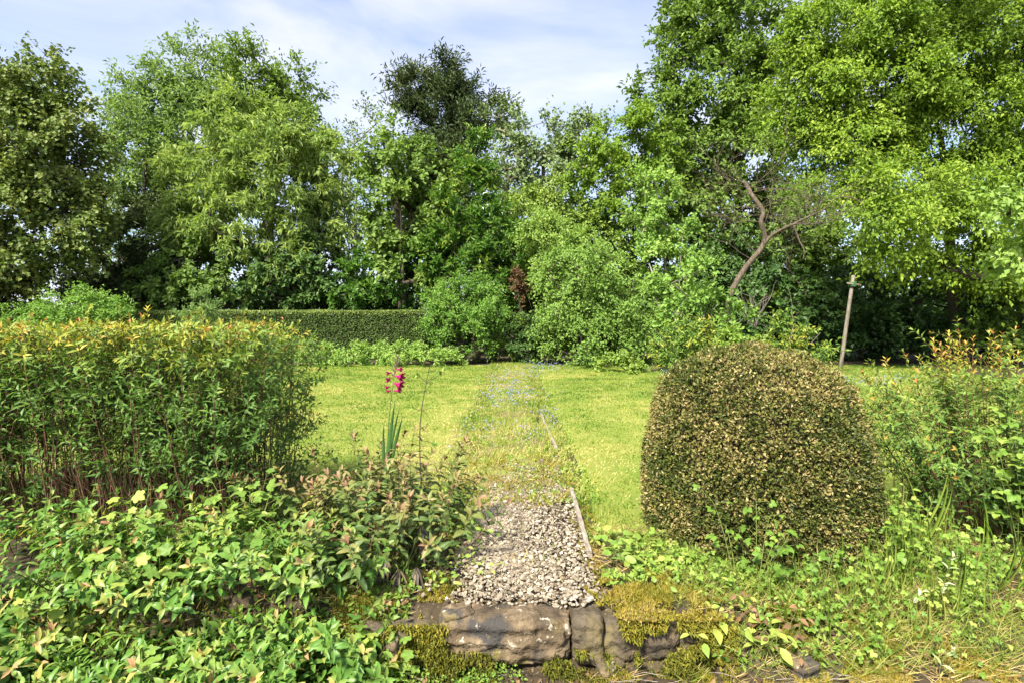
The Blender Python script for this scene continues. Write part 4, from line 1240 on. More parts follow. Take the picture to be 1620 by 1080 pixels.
def bramble(label, x, y, n, hgt, spread, lean=(0, 0), tint=(.1, .8), L=.075, group=None, single=140, mat='weed', name='bramble', cat='bramble', tp=None, key='tri', gap=.06, asp=1.0):
    canes = []
    z = float(base_h(x, y))
    for k in range(n):
        a0 = rng.uniform(0, 6.283)
        a = np.array([x + .06 * math.cos(a0), y + .06 * math.sin(a0), z])
        h = hgt * rng.uniform(.5, 1.1)
        c = a + np.array([math.cos(a0) * spread * rng.random() + lean[0], math.sin(a0) * spread * rng.random() + lean[1], h])
        b = a * .45 + c * .55 + np.array([0, 0, h * .35])
        canes.append((a, b, c))
    return compound_plant(name, label, cat, x, y, canes, mat, T_TRI if tp is None else tp, key, 'greenstem', L, asp, tint, single, gap, group=group)


bramble('tall bramble with rounded green leaves at the right edge in front of the shrub', 2.72, 2.98, 20, .72, .45, (.05, -.05), (.25, .8), .085, gap=.05)
bramble('bramble shoots climbing the lower left face of the clipped dome', 1.13, 2.72, 7, .40, .16, (.0, .0), (.2, .6), .065)
bramble('short bramble sprig against the middle of the clipped dome', 1.42, 2.70, 4, .32, .12, (.0, .0), (.1, .4), .065)
bramble('leafy bramble low at the right corner of the dome', 1.98, 2.85, 9, .30, .30, (0, 0), (.2, .7), .065)


# --- left bed: leafy shoots with paired oval leaves
def shoot_clump(label, x, y, n, hgt, rad, L=.062, bronze=.25, group=None, single=110, lean=(0, -.03), z=None, tb=0.0, mat='bed'):
    z0 = float(base_h(x, y)) if z is None else z
    root = thing('leafy_plant', label, 'plant', (x, y, z0), group)
    ls, segs = LS(), []
    for k in range(n):
        a0 = rng.uniform(0, 6.283); r = rad * math.sqrt(rng.random())
        a = np.array([x + r * math.cos(a0) * .7, y + r * math.sin(a0) * .7, z0])
        h = hgt * rng.uniform(.65, 1.15)
        c = a + np.array([math.cos(a0) * r * .6 + rng.normal(0, .04) + lean[0], math.sin(a0) * r * .6 + rng.normal(0, .04) + lean[1], h])
        b = (a + c) / 2 + [rng.normal(0, .02), rng.normal(0, .02), .04]
        br = rng.random() < bronze
        top = rng.uniform(.78, .98) if br else rng.uniform(.45, .68)
        lo = rng.uniform(.10, .48) + tb
        leafy_stem(ls, segs, a, b, c, .036, L * rng.uniform(.85, 1.15), L * .40, lambda t, lo=lo, top=top: lo + (top - lo) * t ** 2.5, t0=.22, skip=.05, r=.0026, up=.25, tiptint=top, grow=True, rise=.5)
    leaf_parts(root, ls, T_NEAR, 'near_' + mat, mat, single)
    stems_part(root, segs, 'redstem')
    return root


rows = [(2.46, 'on the bank slope', .18, ('above the bottom corner', None, None, 'right of the bed centre', 'below the mound', None)),
        (2.22, 'hanging over the lower front of the left bed', .15, ('in the bottom left corner', 'left of centre', 'right of centre', 'by the stonecrop', None, None)),
        (2.34, 'on the bank of the left bed', .17, ('close to the left edge', 'below the pale lobed leaves', 'halfway along', 'above the stonecrop', 'near the strawberry leaves', None)),
        (2.54, 'on the lip of the left bed', .17, ('at the left edge', 'left of its middle', 'right of its middle', 'toward the mound', 'under the hellebore', None)),
        (2.45, 'along the front of the left bed', .20, ('at the left edge', 'second from the left edge', 'in the middle', 'nearer the step', 'just left of the step', None)),
        (2.70, 'in the middle of the left bed', .22, ('at the left edge', 'second from the left edge', 'at its centre', 'right of its centre', 'beside the mound', None)),
        (2.96, 'below the near hedge', .26, ('at the left edge', 'under its left part', 'under its middle', 'under its right part', 'at its right corner', None))]
pxs = (25, 150, 275, 400, 520, 640)
for (y, rl, h, cl) in rows:
    for px, c_ in zip(pxs, cl):
        if c_ is None:
            continue
        xx = (px - 810 + rng.normal(0, 14)) / F * y
        shoot_clump('paired-leaf shoots ' + rl + ', ' + c_, xx, y + rng.normal(0, .04), 17, h, .25, .072, bronze=.20, single=100)
# --- the higher mound towards the path
for (px, py, Y, n, h, lab) in ((540, 800, 3.25, 16, .42, 'bronze-tipped leafy shoots on the mound behind the bright lily tuft'),
                               (600, 745, 3.55, 18, .50, 'bronze and green leafy shoots at the foot of the magenta gladiolus'),
                               (665, 760, 3.45, 16, .48, 'brown-green leafy shoots at the foot of the tall bare-stemmed weed'),
                               (690, 820, 3.10, 14, .34, 'leafy shoots on the mound beside the gravel path'),
                               (600, 830, 3.00, 16, .40, 'bronze-leaved shoots at the front of the mound above the withered hellebore'),
                               (480, 800, 3.35, 13, .36, 'dull green leafy shoots at the right foot of the near hedge'),
                               (560, 890, 2.72, 12, .26, 'dark green leafy shoots left of the withered hellebore')):
    x = (px - 810) / F * Y
    shoot_clump(lab, x, Y, n + 4, h, .27, .078, bronze=.65, single=115, tb=.0, mat='bronze')

# --- pale lobed plants among them
for (px, Y, n, h, lab) in ((250, 2.55, 9, .24, 'pale lobed-leaved plant at the front of the left bed'),
                           (215, 2.86, 8, .34, 'pale round-lobed leaves at the foot of the near hedge, left of its middle'),
                           (330, 2.74, 10, .28, 'pale yellow-green lobed leaves in the middle of the left bed'),
                           (390, 3.00, 8, .34, 'pale lobed-leaved plant below the right half of the near hedge'),
                           (455, 2.62, 10, .24, 'bright yellow-green lobed leaves in front of the lily tuft'),
                           (520, 2.48, 9, .20, 'pale lobed leaves trailing over the front of the bed left of the step'),
                           (610, 2.36, 8, .16, 'pale strawberry-like leaves on the mossy edge just left of the step'),
                           (290, 2.28, 8, .18, 'pale lobed leaves hanging at the bottom edge of the left bed'),
                           (100, 2.50, 7, .22, 'pale lobed-leaved plant near the bottom left corner')):
    x = (px - 810) / F * Y
    z = float(base_h(x, Y))
    canes = []
    for k in range(n):
        a0 = rng.uniform(0, 6.283)
        a = np.array([x + .04 * math.cos(a0), Y + .04 * math.sin(a0), z])
        c = a + np.array([math.cos(a0) * rng.uniform(.04, .20), math.sin(a0) * rng.uniform(.02, .16) - .02, h * rng.uniform(.6, 1.15)])
        canes.append((a, a * .5 + c * .5 + np.array([0, 0, .05]), c))
    compound_plant('lobed_plant', lab, 'plant', x, Y, canes, 'lobed', T_LOBE, 'lobe', 'greenstem', .080, 1.04, (.0, .95), 90, .055, face=(0, -.30, .85), stalk=.045)

# a tall leafy stalk in front of the hedge
x, Y = (375 - 810) / F * 2.95, 2.95
compound_plant('tall_stalk', 'tall thick-stemmed plant with a drooping leafy head in front of the near hedge', 'plant', x, Y, [((x, Y, 0), (x - .02, Y, .28), (x - .14, Y - .03, .50)), ((x + .01, Y, .2), (x + .05, Y, .32), (x + .11, Y - .05, .40))], 'lobed', T_LOBE3, 'lobe3', 'greenstem', .075, .85, (.1, .6), 60, .045, r=.005)

# lily-like bright tuft
p = P(468, 860, 2.88)
blade_clump('lily_tuft', 'bright green narrow-leaved lily tuft in the left bed', 'plant', p[0], p[1], 46, .22, .018, 'lobed', .07, 1.1, (.2, .6), 46, z=p[2] - .04)

# withered hellebore
Y = 2.78; x = (636 - 810) / F * Y; z = float(base_h(x, Y))
hroot = thing('hellebore', 'withered hellebore with drooping dark finger leaves beside the gravel', 'plant', (x, Y, z))
ls, segs = LS(), []
for k in range(9):
    a0 = k * .7 + rng.normal(0, .2)
    c = np.array([x + .10 * math.cos(a0), Y + .08 * math.sin(a0) - .02, z + rng.uniform(.07, .26)])
    segs.append((np.array([x, Y, z]), c, .004, .003))
    for j in range(8):
        b0 = a0 + (j - 3.5) * .42
        ls.add(c, (math.cos(b0), math.sin(b0) - .2, -.9 + .3 * rng.normal()), (math.cos(b0), math.sin(b0), .7), rng.uniform(.07, .12), .016, rng.random())
leaf_parts(hroot, ls, T_CURVE, 'curve', 'hellebore', 80)
stems_part(hroot, segs, 'greenstem')

# gladiolus
Yg = 3.42
gx_ = (608 - 810) / F * Yg
groot = thing('gladiolus', 'tall gladiolus with magenta flowers and sword leaves in front of the lawn', 'flower', (gx_, Yg, .18))
g0 = np.array(groot.location)
gp = catmull([(gx_, Yg, .16), P(613, 690, Yg), P(619, 625, Yg), P(624, 590, Yg), P(629, 566, Yg)], 5)
link('stem', sweep_mesh('stem', gp, np.linspace(.0055, .0018, len(gp)), M['greenstem'], 7, g0), groot)
for (tx, ty, w, bend) in ((622, 632, .034, .06), (628, 640, .026, .09), (631, 655, .034, .12), (611, 668, .026, -.05)):
    b = np.array([gx_ + rng.normal(0, .012), Yg + rng.normal(0, .012), .20]); e = P(tx, ty, Yg)
    n = 8
    V, Tt = [], []
    for i in range(n + 1):
        f = i / n
        ww = w * .5 * (1 - f ** 3) * (.7 + .6 * f if f < .5 else 1.0)
        c = b + (e - b) * f + np.array([bend * .25 * f * f, -.03 * f * f, 0])
        V += [c - [ww, 0, 0] - g0, c + [0, -.003, 0] - g0, c + [ww * .9, .006, 0] - g0]
    for i in range(n):
        for s_ in (0, 1):
            q = i * 3 + s_
            Tt += [(q, q + 1, q + 4), (q, q + 4, q + 3)]
    link('leaf', mesh_np('leaf', np.array(V), np.array(Tt), M['sword'], tint=np.full(len(Tt), rng.uniform(.2, .8))), groot)


def floret(c, d, L, wid, mat, t):
    """a funnel of six pointed petals opening along d"""
    d = unit(np.array(d, float)); u = unit(np.cross(d, (.1, .9, .2))); v = np.cross(d, u)
    V, Tt = [], []
    for k in range(6):
        a = k * math.pi / 3 + .2
        s_ = len(V)
        for (f, rr, ww) in ((0, .05, .06), (.45, .16, .26), (.80, .40, .34), (1.0, .62, .02)):
            for sd in (-1, 0, 1):
                an = a + sd * ww / max(rr, .12) * .55
                rv = u * math.cos(an) + v * math.sin(an)
                V.append(np.array(c) + d * L * (f - (.06 if sd == 0 and f > .3 else 0)) + rv * wid * rr)
        for i in range(3):
            for j in range(2):
                q = s_ + i * 3 + j
                Tt += [(q, q + 1, q + 4), (q, q + 4, q + 3)]
    return np.array(V) - g0, np.array(Tt)


for (px, py, dx, dz, L, w) in ((625, 584, 1, .05, .040, .024), (624, 594, 1, -.15, .050, .046), (622, 605, 1, -.35, .052, .048), (621, 618, 1, .10, .048, .024), (620, 589, -.8, -.1, .028, .022), (619, 600, -.9, -.15, .026, .026), (618, 611, -1, -.2, .028, .022), (619, 616, -.8, -.4, .026, .02), (618, 596, -.5, -.5, .022, .02)):
    V, Tt = floret(P(px, py, Yg), (dx, -.35, dz), L * 1.25, w * 1.25, 'magenta', 0)
    link('flower', mesh_np('flower', V, Tt, M['magenta'], tint=np.clip(rng.normal(.62 if dx > 0 else .3, .2, len(Tt)), 0, 1)), groot)
bl = LS()
for k in range(9):
    f = k / 8
    c = gp[-1] + (gp[-7] - gp[-1]) * f * 1.0
    bl.add(c, (.5 * (1 if k % 2 else -1), -.2, 1.0), (0, -1, .2), .030, .012, rng.random())
for (i, A_) in enumerate(zip(*bl.arrays())):
    A1 = [np.array([a]) for a in A_]
    link('bud', leaves_mesh('bud', A1, T_NEAR, M['bud'], g0, flat=False), groot)

# tall bare-stemmed weed beside it
Yw = 3.38
x, = [(668 - 810) / F * Yw]
wroot = thing('tall_weed', 'tall thin weed with a dark stem and sparse small leaves right of the gladiolus', 'weed', (x, Yw, .15))
ls, segs = LS(), []
tpth = catmull([(x, Yw, .12), P(664, 700, Yw), P(667, 650, Yw), P(673, 612, Yw), P(680, 578, Yw)], 4)
for k in range(len(tpth) - 1):
    segs.append((tpth[k], tpth[k + 1], .0042 - .0028 * k / len(tpth), .0042 - .0028 * (k + 1) / len(tpth)))
for (px, py, ex, ey, big) in ((674, 604, 690, 592, 1), (674, 604, 660, 590, 1), (676, 606, 704, 586, 1.3), (667, 650, 684, 643, .8), (667, 650, 655, 645, .9), (665, 678, 680, 668, .8), (680, 580, 690, 570, 1), (680, 580, 671, 571, 1), (672, 620, 684, 606, .9), (665, 690, 648, 696, 1), (665, 695, 690, 702, 1.1), (678, 585, 706, 590, 1.2)):
    a, c = P(px, py, Yw), P(ex, ey, Yw - rng.uniform(-.04, .06))
    segs.append((a, c, .0018, .001))
    for q in range(5):
        ls.add(a + (c - a) * rng.uniform(.6, 1.05), (c - a) / np.linalg.norm(c - a) + rng.normal(0, .7, 3), (0, -.5, .8), .030 * big * rng.uniform(.6, 1.2), .013 * big, rng.uniform(.1, .95))
leaf_parts(wroot, ls, T_NEAR, 'near', 'weed', 70)
stems_part(wroot, segs, 'bark', sides=5)

# --- right-hand weeds
for (px, Y, n, h, lab, tp, key, L, mat, tint) in (
    (1290, 2.55, 16, .17, 'small-leaved weed patch in front of the dome, left of the variegated shoots', T_TRI, 'tri', .042, 'weed', (.2, .8)),
    (1370, 2.62, 16, .20, 'small-leaved weed patch at the right foot of the dome', T_TRI, 'tri', .042, 'weed', (.2, .8)),
    (1420, 2.42, 16, .17, 'low green weed patch in front of the variegated shoots', T_TRI, 'tri', .040, 'weed', (.15, .7)),
    (1540, 2.50, 16, .20, 'leafy green weed patch near the right edge, above the yellow moss', T_TRI, 'tri', .045, 'weed', (.3, .95)),
    (1600, 2.72, 14, .24, 'leafy weed patch at the right edge below the bramble', T_TRI, 'tri', .045, 'weed', (.2, .8)),
    (1180, 2.72, 14, .14, 'green clover-like weeds at the left foot of the dome', T_TRI, 'tri', .042, 'weed', (.2, .7)),
    (1100, 2.78, 14, .13, 'light green clover-like weeds between gravel and dome', T_TRI, 'tri', .042, 'weed', (.4, .95)),
    (1010, 2.95, 12, .09, 'pale yellow-green broad weeds right of the wooden edging board', T_ROUND, 'round', .060, 'lobed', (.1, .8)),
    (985, 3.15, 12, .10, 'pale yellow-green weeds behind, along the wooden edging board', T_ROUND, 'round', .055, 'lobed', (.3, .9)),
    (1060, 3.05, 12, .10, 'yellow-green weeds under the left shoulder of the dome', T_ROUND, 'round', .055, 'weed', (.5, .98)),
    (1170, 2.42, 8, .16, 'weed with big pale yellow leaves at the right end of the step', T_NEAR, 'near', .080, 'lobed', (.5, 1.0)),
    (1230, 2.45, 9, .12, 'brown withered leaves and stalks right of the step', T_NEAR, 'near', .055, 'brown', (.2, 1.0)),
    (1470, 2.85, 14, .30, 'tangled small-leaved weeds under the orange-tipped shrub', T_TRI, 'tri', .045, 'weed', (.1, .8)),
    (1330, 2.36, 8, .10, 'sparse low weeds at the bottom edge right of the pale stone', T_TRI, 'tri', .036, 'weed', (.3, .9)),
    (1260, 2.70, 14, .16, 'dark green weeds under the front of the dome', T_TRI, 'tri', .042, 'weed', (.05, .5)),
    (1340, 2.45, 14, .16, 'mid green weeds between the withered leaves and the variegated shoots', T_TRI, 'tri', .042, 'weed', (.3, .85)),
    (1480, 2.62, 14, .22, 'pale green weeds around the upper variegated shoot', T_TRI, 'tri', .046, 'weed', (.4, .95)),
    (1410, 2.80, 14, .24, 'weeds crowding the right foot of the dome', T_TRI, 'tri', .046, 'weed', (.2, .7)),
    (1530, 2.75, 14, .26, 'weeds below the left side of the bramble', T_TRI, 'tri', .046, 'weed', (.15, .75)),
    (1600, 2.48, 12, .18, 'bright weeds at the right edge above the moss', T_TRI, 'tri', .046, 'weed', (.4, .95)),
    (1130, 2.60, 12, .10, 'yellowish weeds behind the mossy end stone', T_NEAR, 'near', .045, 'weed', (.5, .98)),
    (1390, 2.95, 14, .30, 'leafy weeds in the gap between dome and orange-tipped shrub', T_NEAR, 'near', .055, 'weed', (.3, .8)),
    (1430, 3.20, 14, .34, 'pale weeds in front of the lawn between dome and orange-tipped shrub', T_NEAR, 'near', .055, 'weed', (.4, .95)),
    (1590, 2.28, 8, .12, 'small green weeds in the bottom right corner', T_TRI, 'tri', .045, 'weed', (.2, .8)),
    (705, 3.35, 10, .12, 'low weeds creeping over the left edge of the gravel, beyond the mound', T_NEAR, 'near', .040, 'weed', (.4, .95)),
    (725, 2.78, 10, .10, 'low yellowish weeds creeping over the gravel beside the hellebore', T_NEAR, 'near', .038, 'weed', (.5, .98)),
    (750, 3.75, 10, .12, 'low weeds over the far left corner of the gravel', T_NEAR, 'near', .040, 'weed', (.4, .95)),
    (700, 2.95, 8, .10, 'small yellow-green weeds at the left side of the gravel', T_NEAR, 'near', .045, 'weed', (.4, .95)),
    (745, 3.25, 9, .14, 'leafy weeds leaning over the gravel from the left mound', T_NEAR, 'near', .05, 'weed', (.3, .9)),
    (655, 2.62, 7, .07, 'tiny green rosettes by the left end of the step', T_NEAR, 'near', .04, 'weed', (.3, .9))):
    x = (px - 810) / F * Y
    z = float(base_h(x, Y))
    canes = []
    for k in range(n):
        a0 = rng.uniform(0, 6.283); r0 = .12 * math.sqrt(rng.random())
        a = np.array([x + r0 * math.cos(a0), Y + r0 * math.sin(a0), 0]); a[2] = float(base_h(a[0], a[1]))
        c = a + np.array([math.cos(a0) * rng.uniform(.02, .12), math.sin(a0) * rng.uniform(.02, .10), h * rng.uniform(.5, 1.2)])
        canes.append((a, a * .5 + c * .5 + np.array([0, 0, .03]), c))
    if px > 1150 and key == 'tri':
        canes = canes[:int(len(canes) * .62)]
        L = L * rng.uniform(.75, 1.15)
    compound_plant('weed_patch', lab, 'weed', x, Y, canes, mat, tp, key, 'greenstem', L, 1.0 if key == 'tri' else .55 if key == 'near' else .62, tint, 90, .026, face=(0, -.3, .85), stalk=.022, r=.0016)

# variegated shoots
for (px, py, lab) in ((1445, 960, 'cream-edged variegated shoot among the weeds, lower one'), (1492, 905, 'cream-edged variegated shoot among the weeds, upper one'), (1488, 1055, 'small variegated shoot at the bottom edge on the moss')):
    Y = 2.55 if py < 1000 else 2.30
    c = P(px, py, Y); x = c[0]; z = float(base_h(x, Y))
    root = thing('variegated_shoot', lab, 'plant', (x, Y, z))
    ls, segs = LS(), []
    c = np.array([x + .02, Y - .03, max(c[2] + .08, z + .12)])
    leafy_stem(ls, segs, np.array([x, Y, z]), np.array([x - .02, Y, (z + c[2]) / 2]), c, .036, .048, .019, lambda t: .35 + .6 * rng.random(len(t)), t0=.35, r=.002, up=.5)
    leaf_parts(root, ls, T_NEAR, 'near', 'cream', 40)
    stems_part(root, segs, 'greenstem')

# long grasses in the weeds
tl = LS()
for (px, Y, n, h) in ((1300, 2.75, 26, .34), (1400, 2.85, 40, .45), (1340, 2.5, 24, .26), (1450, 2.7, 36, .42), (1500, 2.9, 30, .5), (1560, 2.6, 24, .30), (1240, 2.6, 16, .22), (1400, 3.2, 40, .6), (1380, 3.6, 40, .5), (120, 3.05, 12, .30), (430, 3.1, 12, .3), (720, 3.5, 20, .22), (740, 3.8, 22, .2), (300, 2.6, 10, .3), (1270, 2.62, 24, .26), (1345, 2.7, 30, .34), (1420, 2.6, 30, .3), (1465, 2.5, 26, .26), (1530, 2.85, 34, .45), (1580, 2.7, 30, .35), (1605, 2.45, 24, .24), (1210, 2.7, 20, .2)):
    tuft(tl, (px - 810) / F * Y, Y, int(n * .6), h * .72, .0042, rng.choice([.3, .45, .65]), .16, 1.3)
tag(link('long_grass', leaves_mesh('long_grass', tl.arrays(), T_CURVE, M['grass'], flat=False)), 'long arching grass blades among the foreground weeds', kind='stuff')


# ------------------------------------------------------------------ step, stones, boards
M['stone'] = noise_mat('old_stone', [(.3, (.030, .023, .014)), (.46, (.085, .062, .036)), (.60, (.155, .116, .070)), (.8, (.23, .185, .12))], scale=7, bump=1.0, bscale=55, dist=.012, detail=9,
                       second=[(7, .50, .60, (.042, .038, .034)), (22, .62, .67, (.36, .32, .25)), (5, .56, .66, (.13, .11, .03))])
M['darkstone'] = noise_mat('lichen_stone', [(.3, (.025, .021, .015)), (.5, (.065, .052, .034)), (.75, (.15, .115, .072))], scale=9, bump=1.0, bscale=55, dist=.012, detail=9, second=[(6, .54, .64, (.105, .085, .040))])


def stone(name, parent, c, size, seed, mat='stone', rough=.18, n=14, power=5, rz=0.0, o0=(0, 0, 0), kind=None):
    lin = np.linspace(-1, 1, n)
    V, Fc = [], []
    for ax in range(3):
        for sg in (-1, 1):
            a, b = np.meshgrid(lin, lin)
            g = np.zeros((n, n, 3))
            g[..., ax] = sg; g[..., (ax + 1) % 3] = a * (1 if sg > 0 else -1); g[..., (ax + 2) % 3] = b
            s_ = sum(len(v) for v in V)
            V.append(g.reshape(-1, 3))
            i = (np.arange(n - 1)[None] + np.arange(n - 1)[:, None] * n).ravel() + s_
            Fc.append(np.stack([i, i + 1, i + n + 1, i + n], 1))
    V = np.concatenate(V); Fc = np.concatenate(Fc)
    V = V / (np.sum(np.abs(V) ** power, axis=1, keepdims=True) ** (1 / power))
    P0 = V * np.array(size) * .5
    nz = (fbm(P0 + seed * 3.3, 8, seed, 5) - .5) * 2
    nz2 = (vnoise(P0 + seed, 26, seed + 9) - .5)
    nz3 = np.abs(fbm(P0 + seed * 1.7, 22, seed + 4, 3) - .5) * 2
    P0 = P0 + unit(V) * (nz * rough * .5 * min(size) - nz3 * .022 + nz2 * .006)[:, None]
    lay = np.sin(P0[:, 2] * 90 + 3 * nz) * .004
    P0[:, 1] -= lay
    Rm = np.array(Matrix.Rotation(rz, 3, 'Z'))
    P0 = P0 @ Rm.T
    # weld the cube's seams
    key = np.round(P0, 5)
    uq, inv = np.unique(key, axis=0, return_inverse=True)
    me = mesh_np(name, uq, inv.ravel()[Fc], M[mat])
    o = link(name, me, parent, np.array(c) - np.array(o0))
    return o


step = thing('stone_step', 'old weathered stone step with moss in front of the gravel path', 'step', (.12, 2.5, -.22))
so = np.array(step.location)
tag(stone('stone', step, (-.03, 2.555, -.10), (.60, .28, .22), 1, 'stone', .34, 40, 7, .02, so), 'broad tan slab stained with dark lichen')
tag(stone('stone', step, (.335, 2.545, -.105), (.15, .25, .215), 5, 'darkstone', .22, 20, 5, -.1, so), 'narrow dark grey stone')
tag(stone('stone', step, (.555, 2.560, -.115), (.34, .25, .20), 8, 'darkstone', .34, 26, 5, .05, so), 'long low mossy stone')
tag(stone('stone', step, (.83, 2.57, -.13), (.26, .24, .18), 9, 'darkstone', .30, 20, 4, -.05, so), 'mossy end stone')
tag(stone('stone', step, (-.24, 2.50, .005), (.15, .12, .045), 12, 'stone', .30, 14, 3.5, .3, so), 'thin loose flake of stone')
tag(stone('stone', step, (-.50, 2.53, -.12), (.38, .22, .18), 14, 'darkstone', .30, 18, 4, .1, so), 'stone buried in moss')
tag(stone('stone', step, (.42, 2.42, -.19), (.13, .09, .07), 15, 'stone', .25, 12, 3.5, .5, so), 'small stone in the joint')
for (px, Y, sz, lab, sd) in ((1205, 2.16, (.26, .24, .10), 'flat pale pinkish stone at the bottom edge right of the step', 21), (1270, 2.34, (.12, .12, .09), 'small grey stone under the withered leaves', 22), (1560, 2.22, (.16, .14, .08), 'small grey stone on the moss at the bottom right', 23)):
    x = (px - 810) / F * Y
    o = stone('stone', None, (x, Y, float(base_h(x, Y)) + sz[2] * .15), sz, sd, 'stone', .22, 14, 4, .3)
    tag(o, lab, 'stone')

# moss
ml = LS()


def moss_at(p, nrm, h, t):
    k = len(p)
    ml.add(p, nrm + rng.normal(0, .55, (k, 3)), rng.normal(0, 1, (k, 3)), h * (.5 + .9 * rng.random(k)), h * .42, np.clip(t + rng.normal(0, .13, k), 0, 1))


def moss_ground(n, cx, cy, rx, ry, h, t, thr=.45, dz=0.0):
    a = rng.uniform(0, 6.283, n); r = np.sqrt(rng.random(n))
    x, y = cx + rx * r * np.cos(a), cy + ry * r * np.sin(a)
    q = np.stack([x, y, 0 * x], -1)
    k = fbm(q, 9, 81) > thr
    x, y, q = x[k], y[k], q[k]
    cush = .03 * np.clip(fbm(q, 12, 83) - .4, 0, 1) * 2
    moss_at(np.stack([x, y, base_h(x, y) + cush + dz], -1), np.array([0, -.15, 1.]), h, t + (fbm(q, 7, 85) - .5) * .7)


moss_ground(8000, .66, 2.64, .32, .15, .018, .62, .40, .015)
moss_ground(4500, .95, 2.75, .35, .22, .018, .70, .45)
moss_ground(11000, -.50, 2.62, .34, .18, .016, .60, .33)
n = 9000
x = rng.uniform(.38, .98, n); y = rng.uniform(2.40, 2.72, n)
q = np.stack([x, y, 0 * x], -1)
k = fbm(q, 8, 86) > .52
moss_at(np.stack([x, y, .0 + .03 * fbm(q, 12, 83)], -1)[k], np.array([0, -.3, 1.]), .018, (.70 + (fbm(q, 7, 85) - .5) * .8)[k])
moss_ground(9000, 1.80, 2.22, .75, .16, .016, .66, .42)
moss_ground(16000, 1.75, 2.20, .9, .14, .015, .72, .36)
moss_ground(14000, 1.5, 2.30, 1.2, .30, .015, .62, .44)
moss_ground(9000, 1.2, 2.75, .8, .35, .014, .50, .44)
moss_ground(7000, 1.5, 2.36, .4, .10, .016, .6, .5)
moss_ground(9000, .1, 2.33, .85, .12, .014, .45, .48)
moss_ground(16000, -1.5, 2.42, 1.0, .16, .018, .42, .40)
moss_ground(9000, -.55, 2.46, .35, .12, .018, .48, .36)
moss_ground(9000, 1.25, 2.46, .55, .14, .018, .50, .42)
moss_ground(2500, 0, 2.9, .44, .35, .010, .62, .60)
moss_ground(9000, 0.02, 4.5, .50, .75, .016, .70, .46, .02)
moss_ground(5000, .46, 3.3, .10, .7, .014, .6, .45)
moss_ground(5000, -.44, 3.2, .12, .6, .014, .6, .45)
for (x0, x1, z0, z1, yy_, n, t) in ((.40, .96, -.19, .025, 2.405, 8000, .42), (-.32, .32, -.23, -.12, 2.392, 5200, .22), (-.68, -.27, -.21, -.02, 2.40, 6500, .34), (.25, .92, -.22, -.13, 2.41, 3600, .18)):
    x = rng.uniform(x0, x1, n); z = rng.uniform(z0, z1, n)
    q = np.stack([x, z, 0 * x], -1)
    k = fbm(q, 10, 87) > .47
    x, z = x[k], z[k]
    f = (z - z0) / (z1 - z0)
    moss_at(np.stack([x, yy_ + .05 * f - .03 * rng.random(len(x)), z], -1), np.array([0, -1, -.25]), .022, t + .3 * (f - .4))
tag(link('moss', leaves_mesh('moss', ml.arrays(), T_ONE, M['moss'])), 'golden and olive moss on the step and the ground round it', kind='stuff')

# small leaf litter and stonecrop along the front
sl = LS()
n = 5200
x = rng.uniform(-1.2, .2, n) ; y = rng.uniform(2.2, 2.46, n)
q = np.stack([x, y, 0 * x], -1)
k = (fbm(q, 6, 95) > .47) & (x < -.12 + .2 * rng.random(n))
x, y = x[k], y[k]; n = len(x)
sl.add(np.stack([x, y, base_h(x, y) + .05 * rng.random(n)], -1), rng.normal(0, 1, (n, 3)) + [0, 0, .3], rng.normal(0, .5, (n, 3)) + [0, -.3, 1], .014, .010, .1 + .7 * rng.random(n))
tag(link('stonecrop', leaves_mesh('stonecrop', sl.arrays(), T_FAR, M['weed'])), 'tiny-leaved green creeping cover below the left bed', kind='stuff')
dl = LS()
n = 1500
x = rng.uniform(-1.6, 2.4, n); y = rng.uniform(2.15, 3.2, n)
dl.add(np.stack([x, y, base_h(x, y) + .008], -1), rng.normal(0, 1, (n, 3)) * [1, 1, .25], rng.normal(0, .4, (n, 3)) + [0, 0, 1], .022 + .03 * rng.random(n), .012 + .012 * rng.random(n), rng.random(n))
tag(link('leaf_litter', leaves_mesh('leaf_litter', dl.arrays(), T_MID, M['brown'], flat=False)), 'scattered small dead brown leaves on the ground', kind='stuff')


# timber edging boards
def board(label, px0, y0, px1, y1, w, h, seed):
    """from the near end to the far end, standing on edge along the path"""
    a = np.array([(px0 - 810) / F * y0, y0]); b = np.array([(px1 - 810) / F * y1, y1])
    n = 22
    prof = [(-.5, -1.2), (-.5, .86), (-.36, 1.0), (.36, 1.0), (.5, .84), (.5, -1.2)]
    V, Fc = [], []
    t = unit(b - a); s_ = np.array([-t[1], t[0]])
    for i in range(n + 1):
        f = i / n
        c = a + (b - a) * f + s_ * .004 * math.sin(f * 4 + seed)
        z = float(base_h(c[0], c[1]))
        for (u, v) in prof:
            hh = h * (v if v < 0 else v * (1 - .18 * vnoise(np.array([[f * 6, seed, 0]]), 1.7, seed)[0]))
            V.append((c[0] + s_[0] * w * u * (1 + .1 * math.sin(i * 1.7)), c[1] + s_[1] * w * u, z + hh))
    m = len(prof)
    for i in range(n):
        for j in range(m):
            k = (j + 1) % m
            Fc.append((i * m + j, i * m + k, (i + 1) * m + k)); Fc.append((i * m + j, (i + 1) * m + k, (i + 1) * m + j))
    for e in (0, n * m):
        for j in range(1, m - 1):
            Fc.append((e, e + j, e + j + 1) if e else (e, e + j + 1, e + j))
    o0 = np.array([a[0], a[1], 0])
    o = link('edging_board', mesh_np('edging_board', np.array(V) - o0, np.array(Fc), M['paleboard'], flat=True), None, o0)
    return tag(o, label, 'board', 'timber boards edging the path')


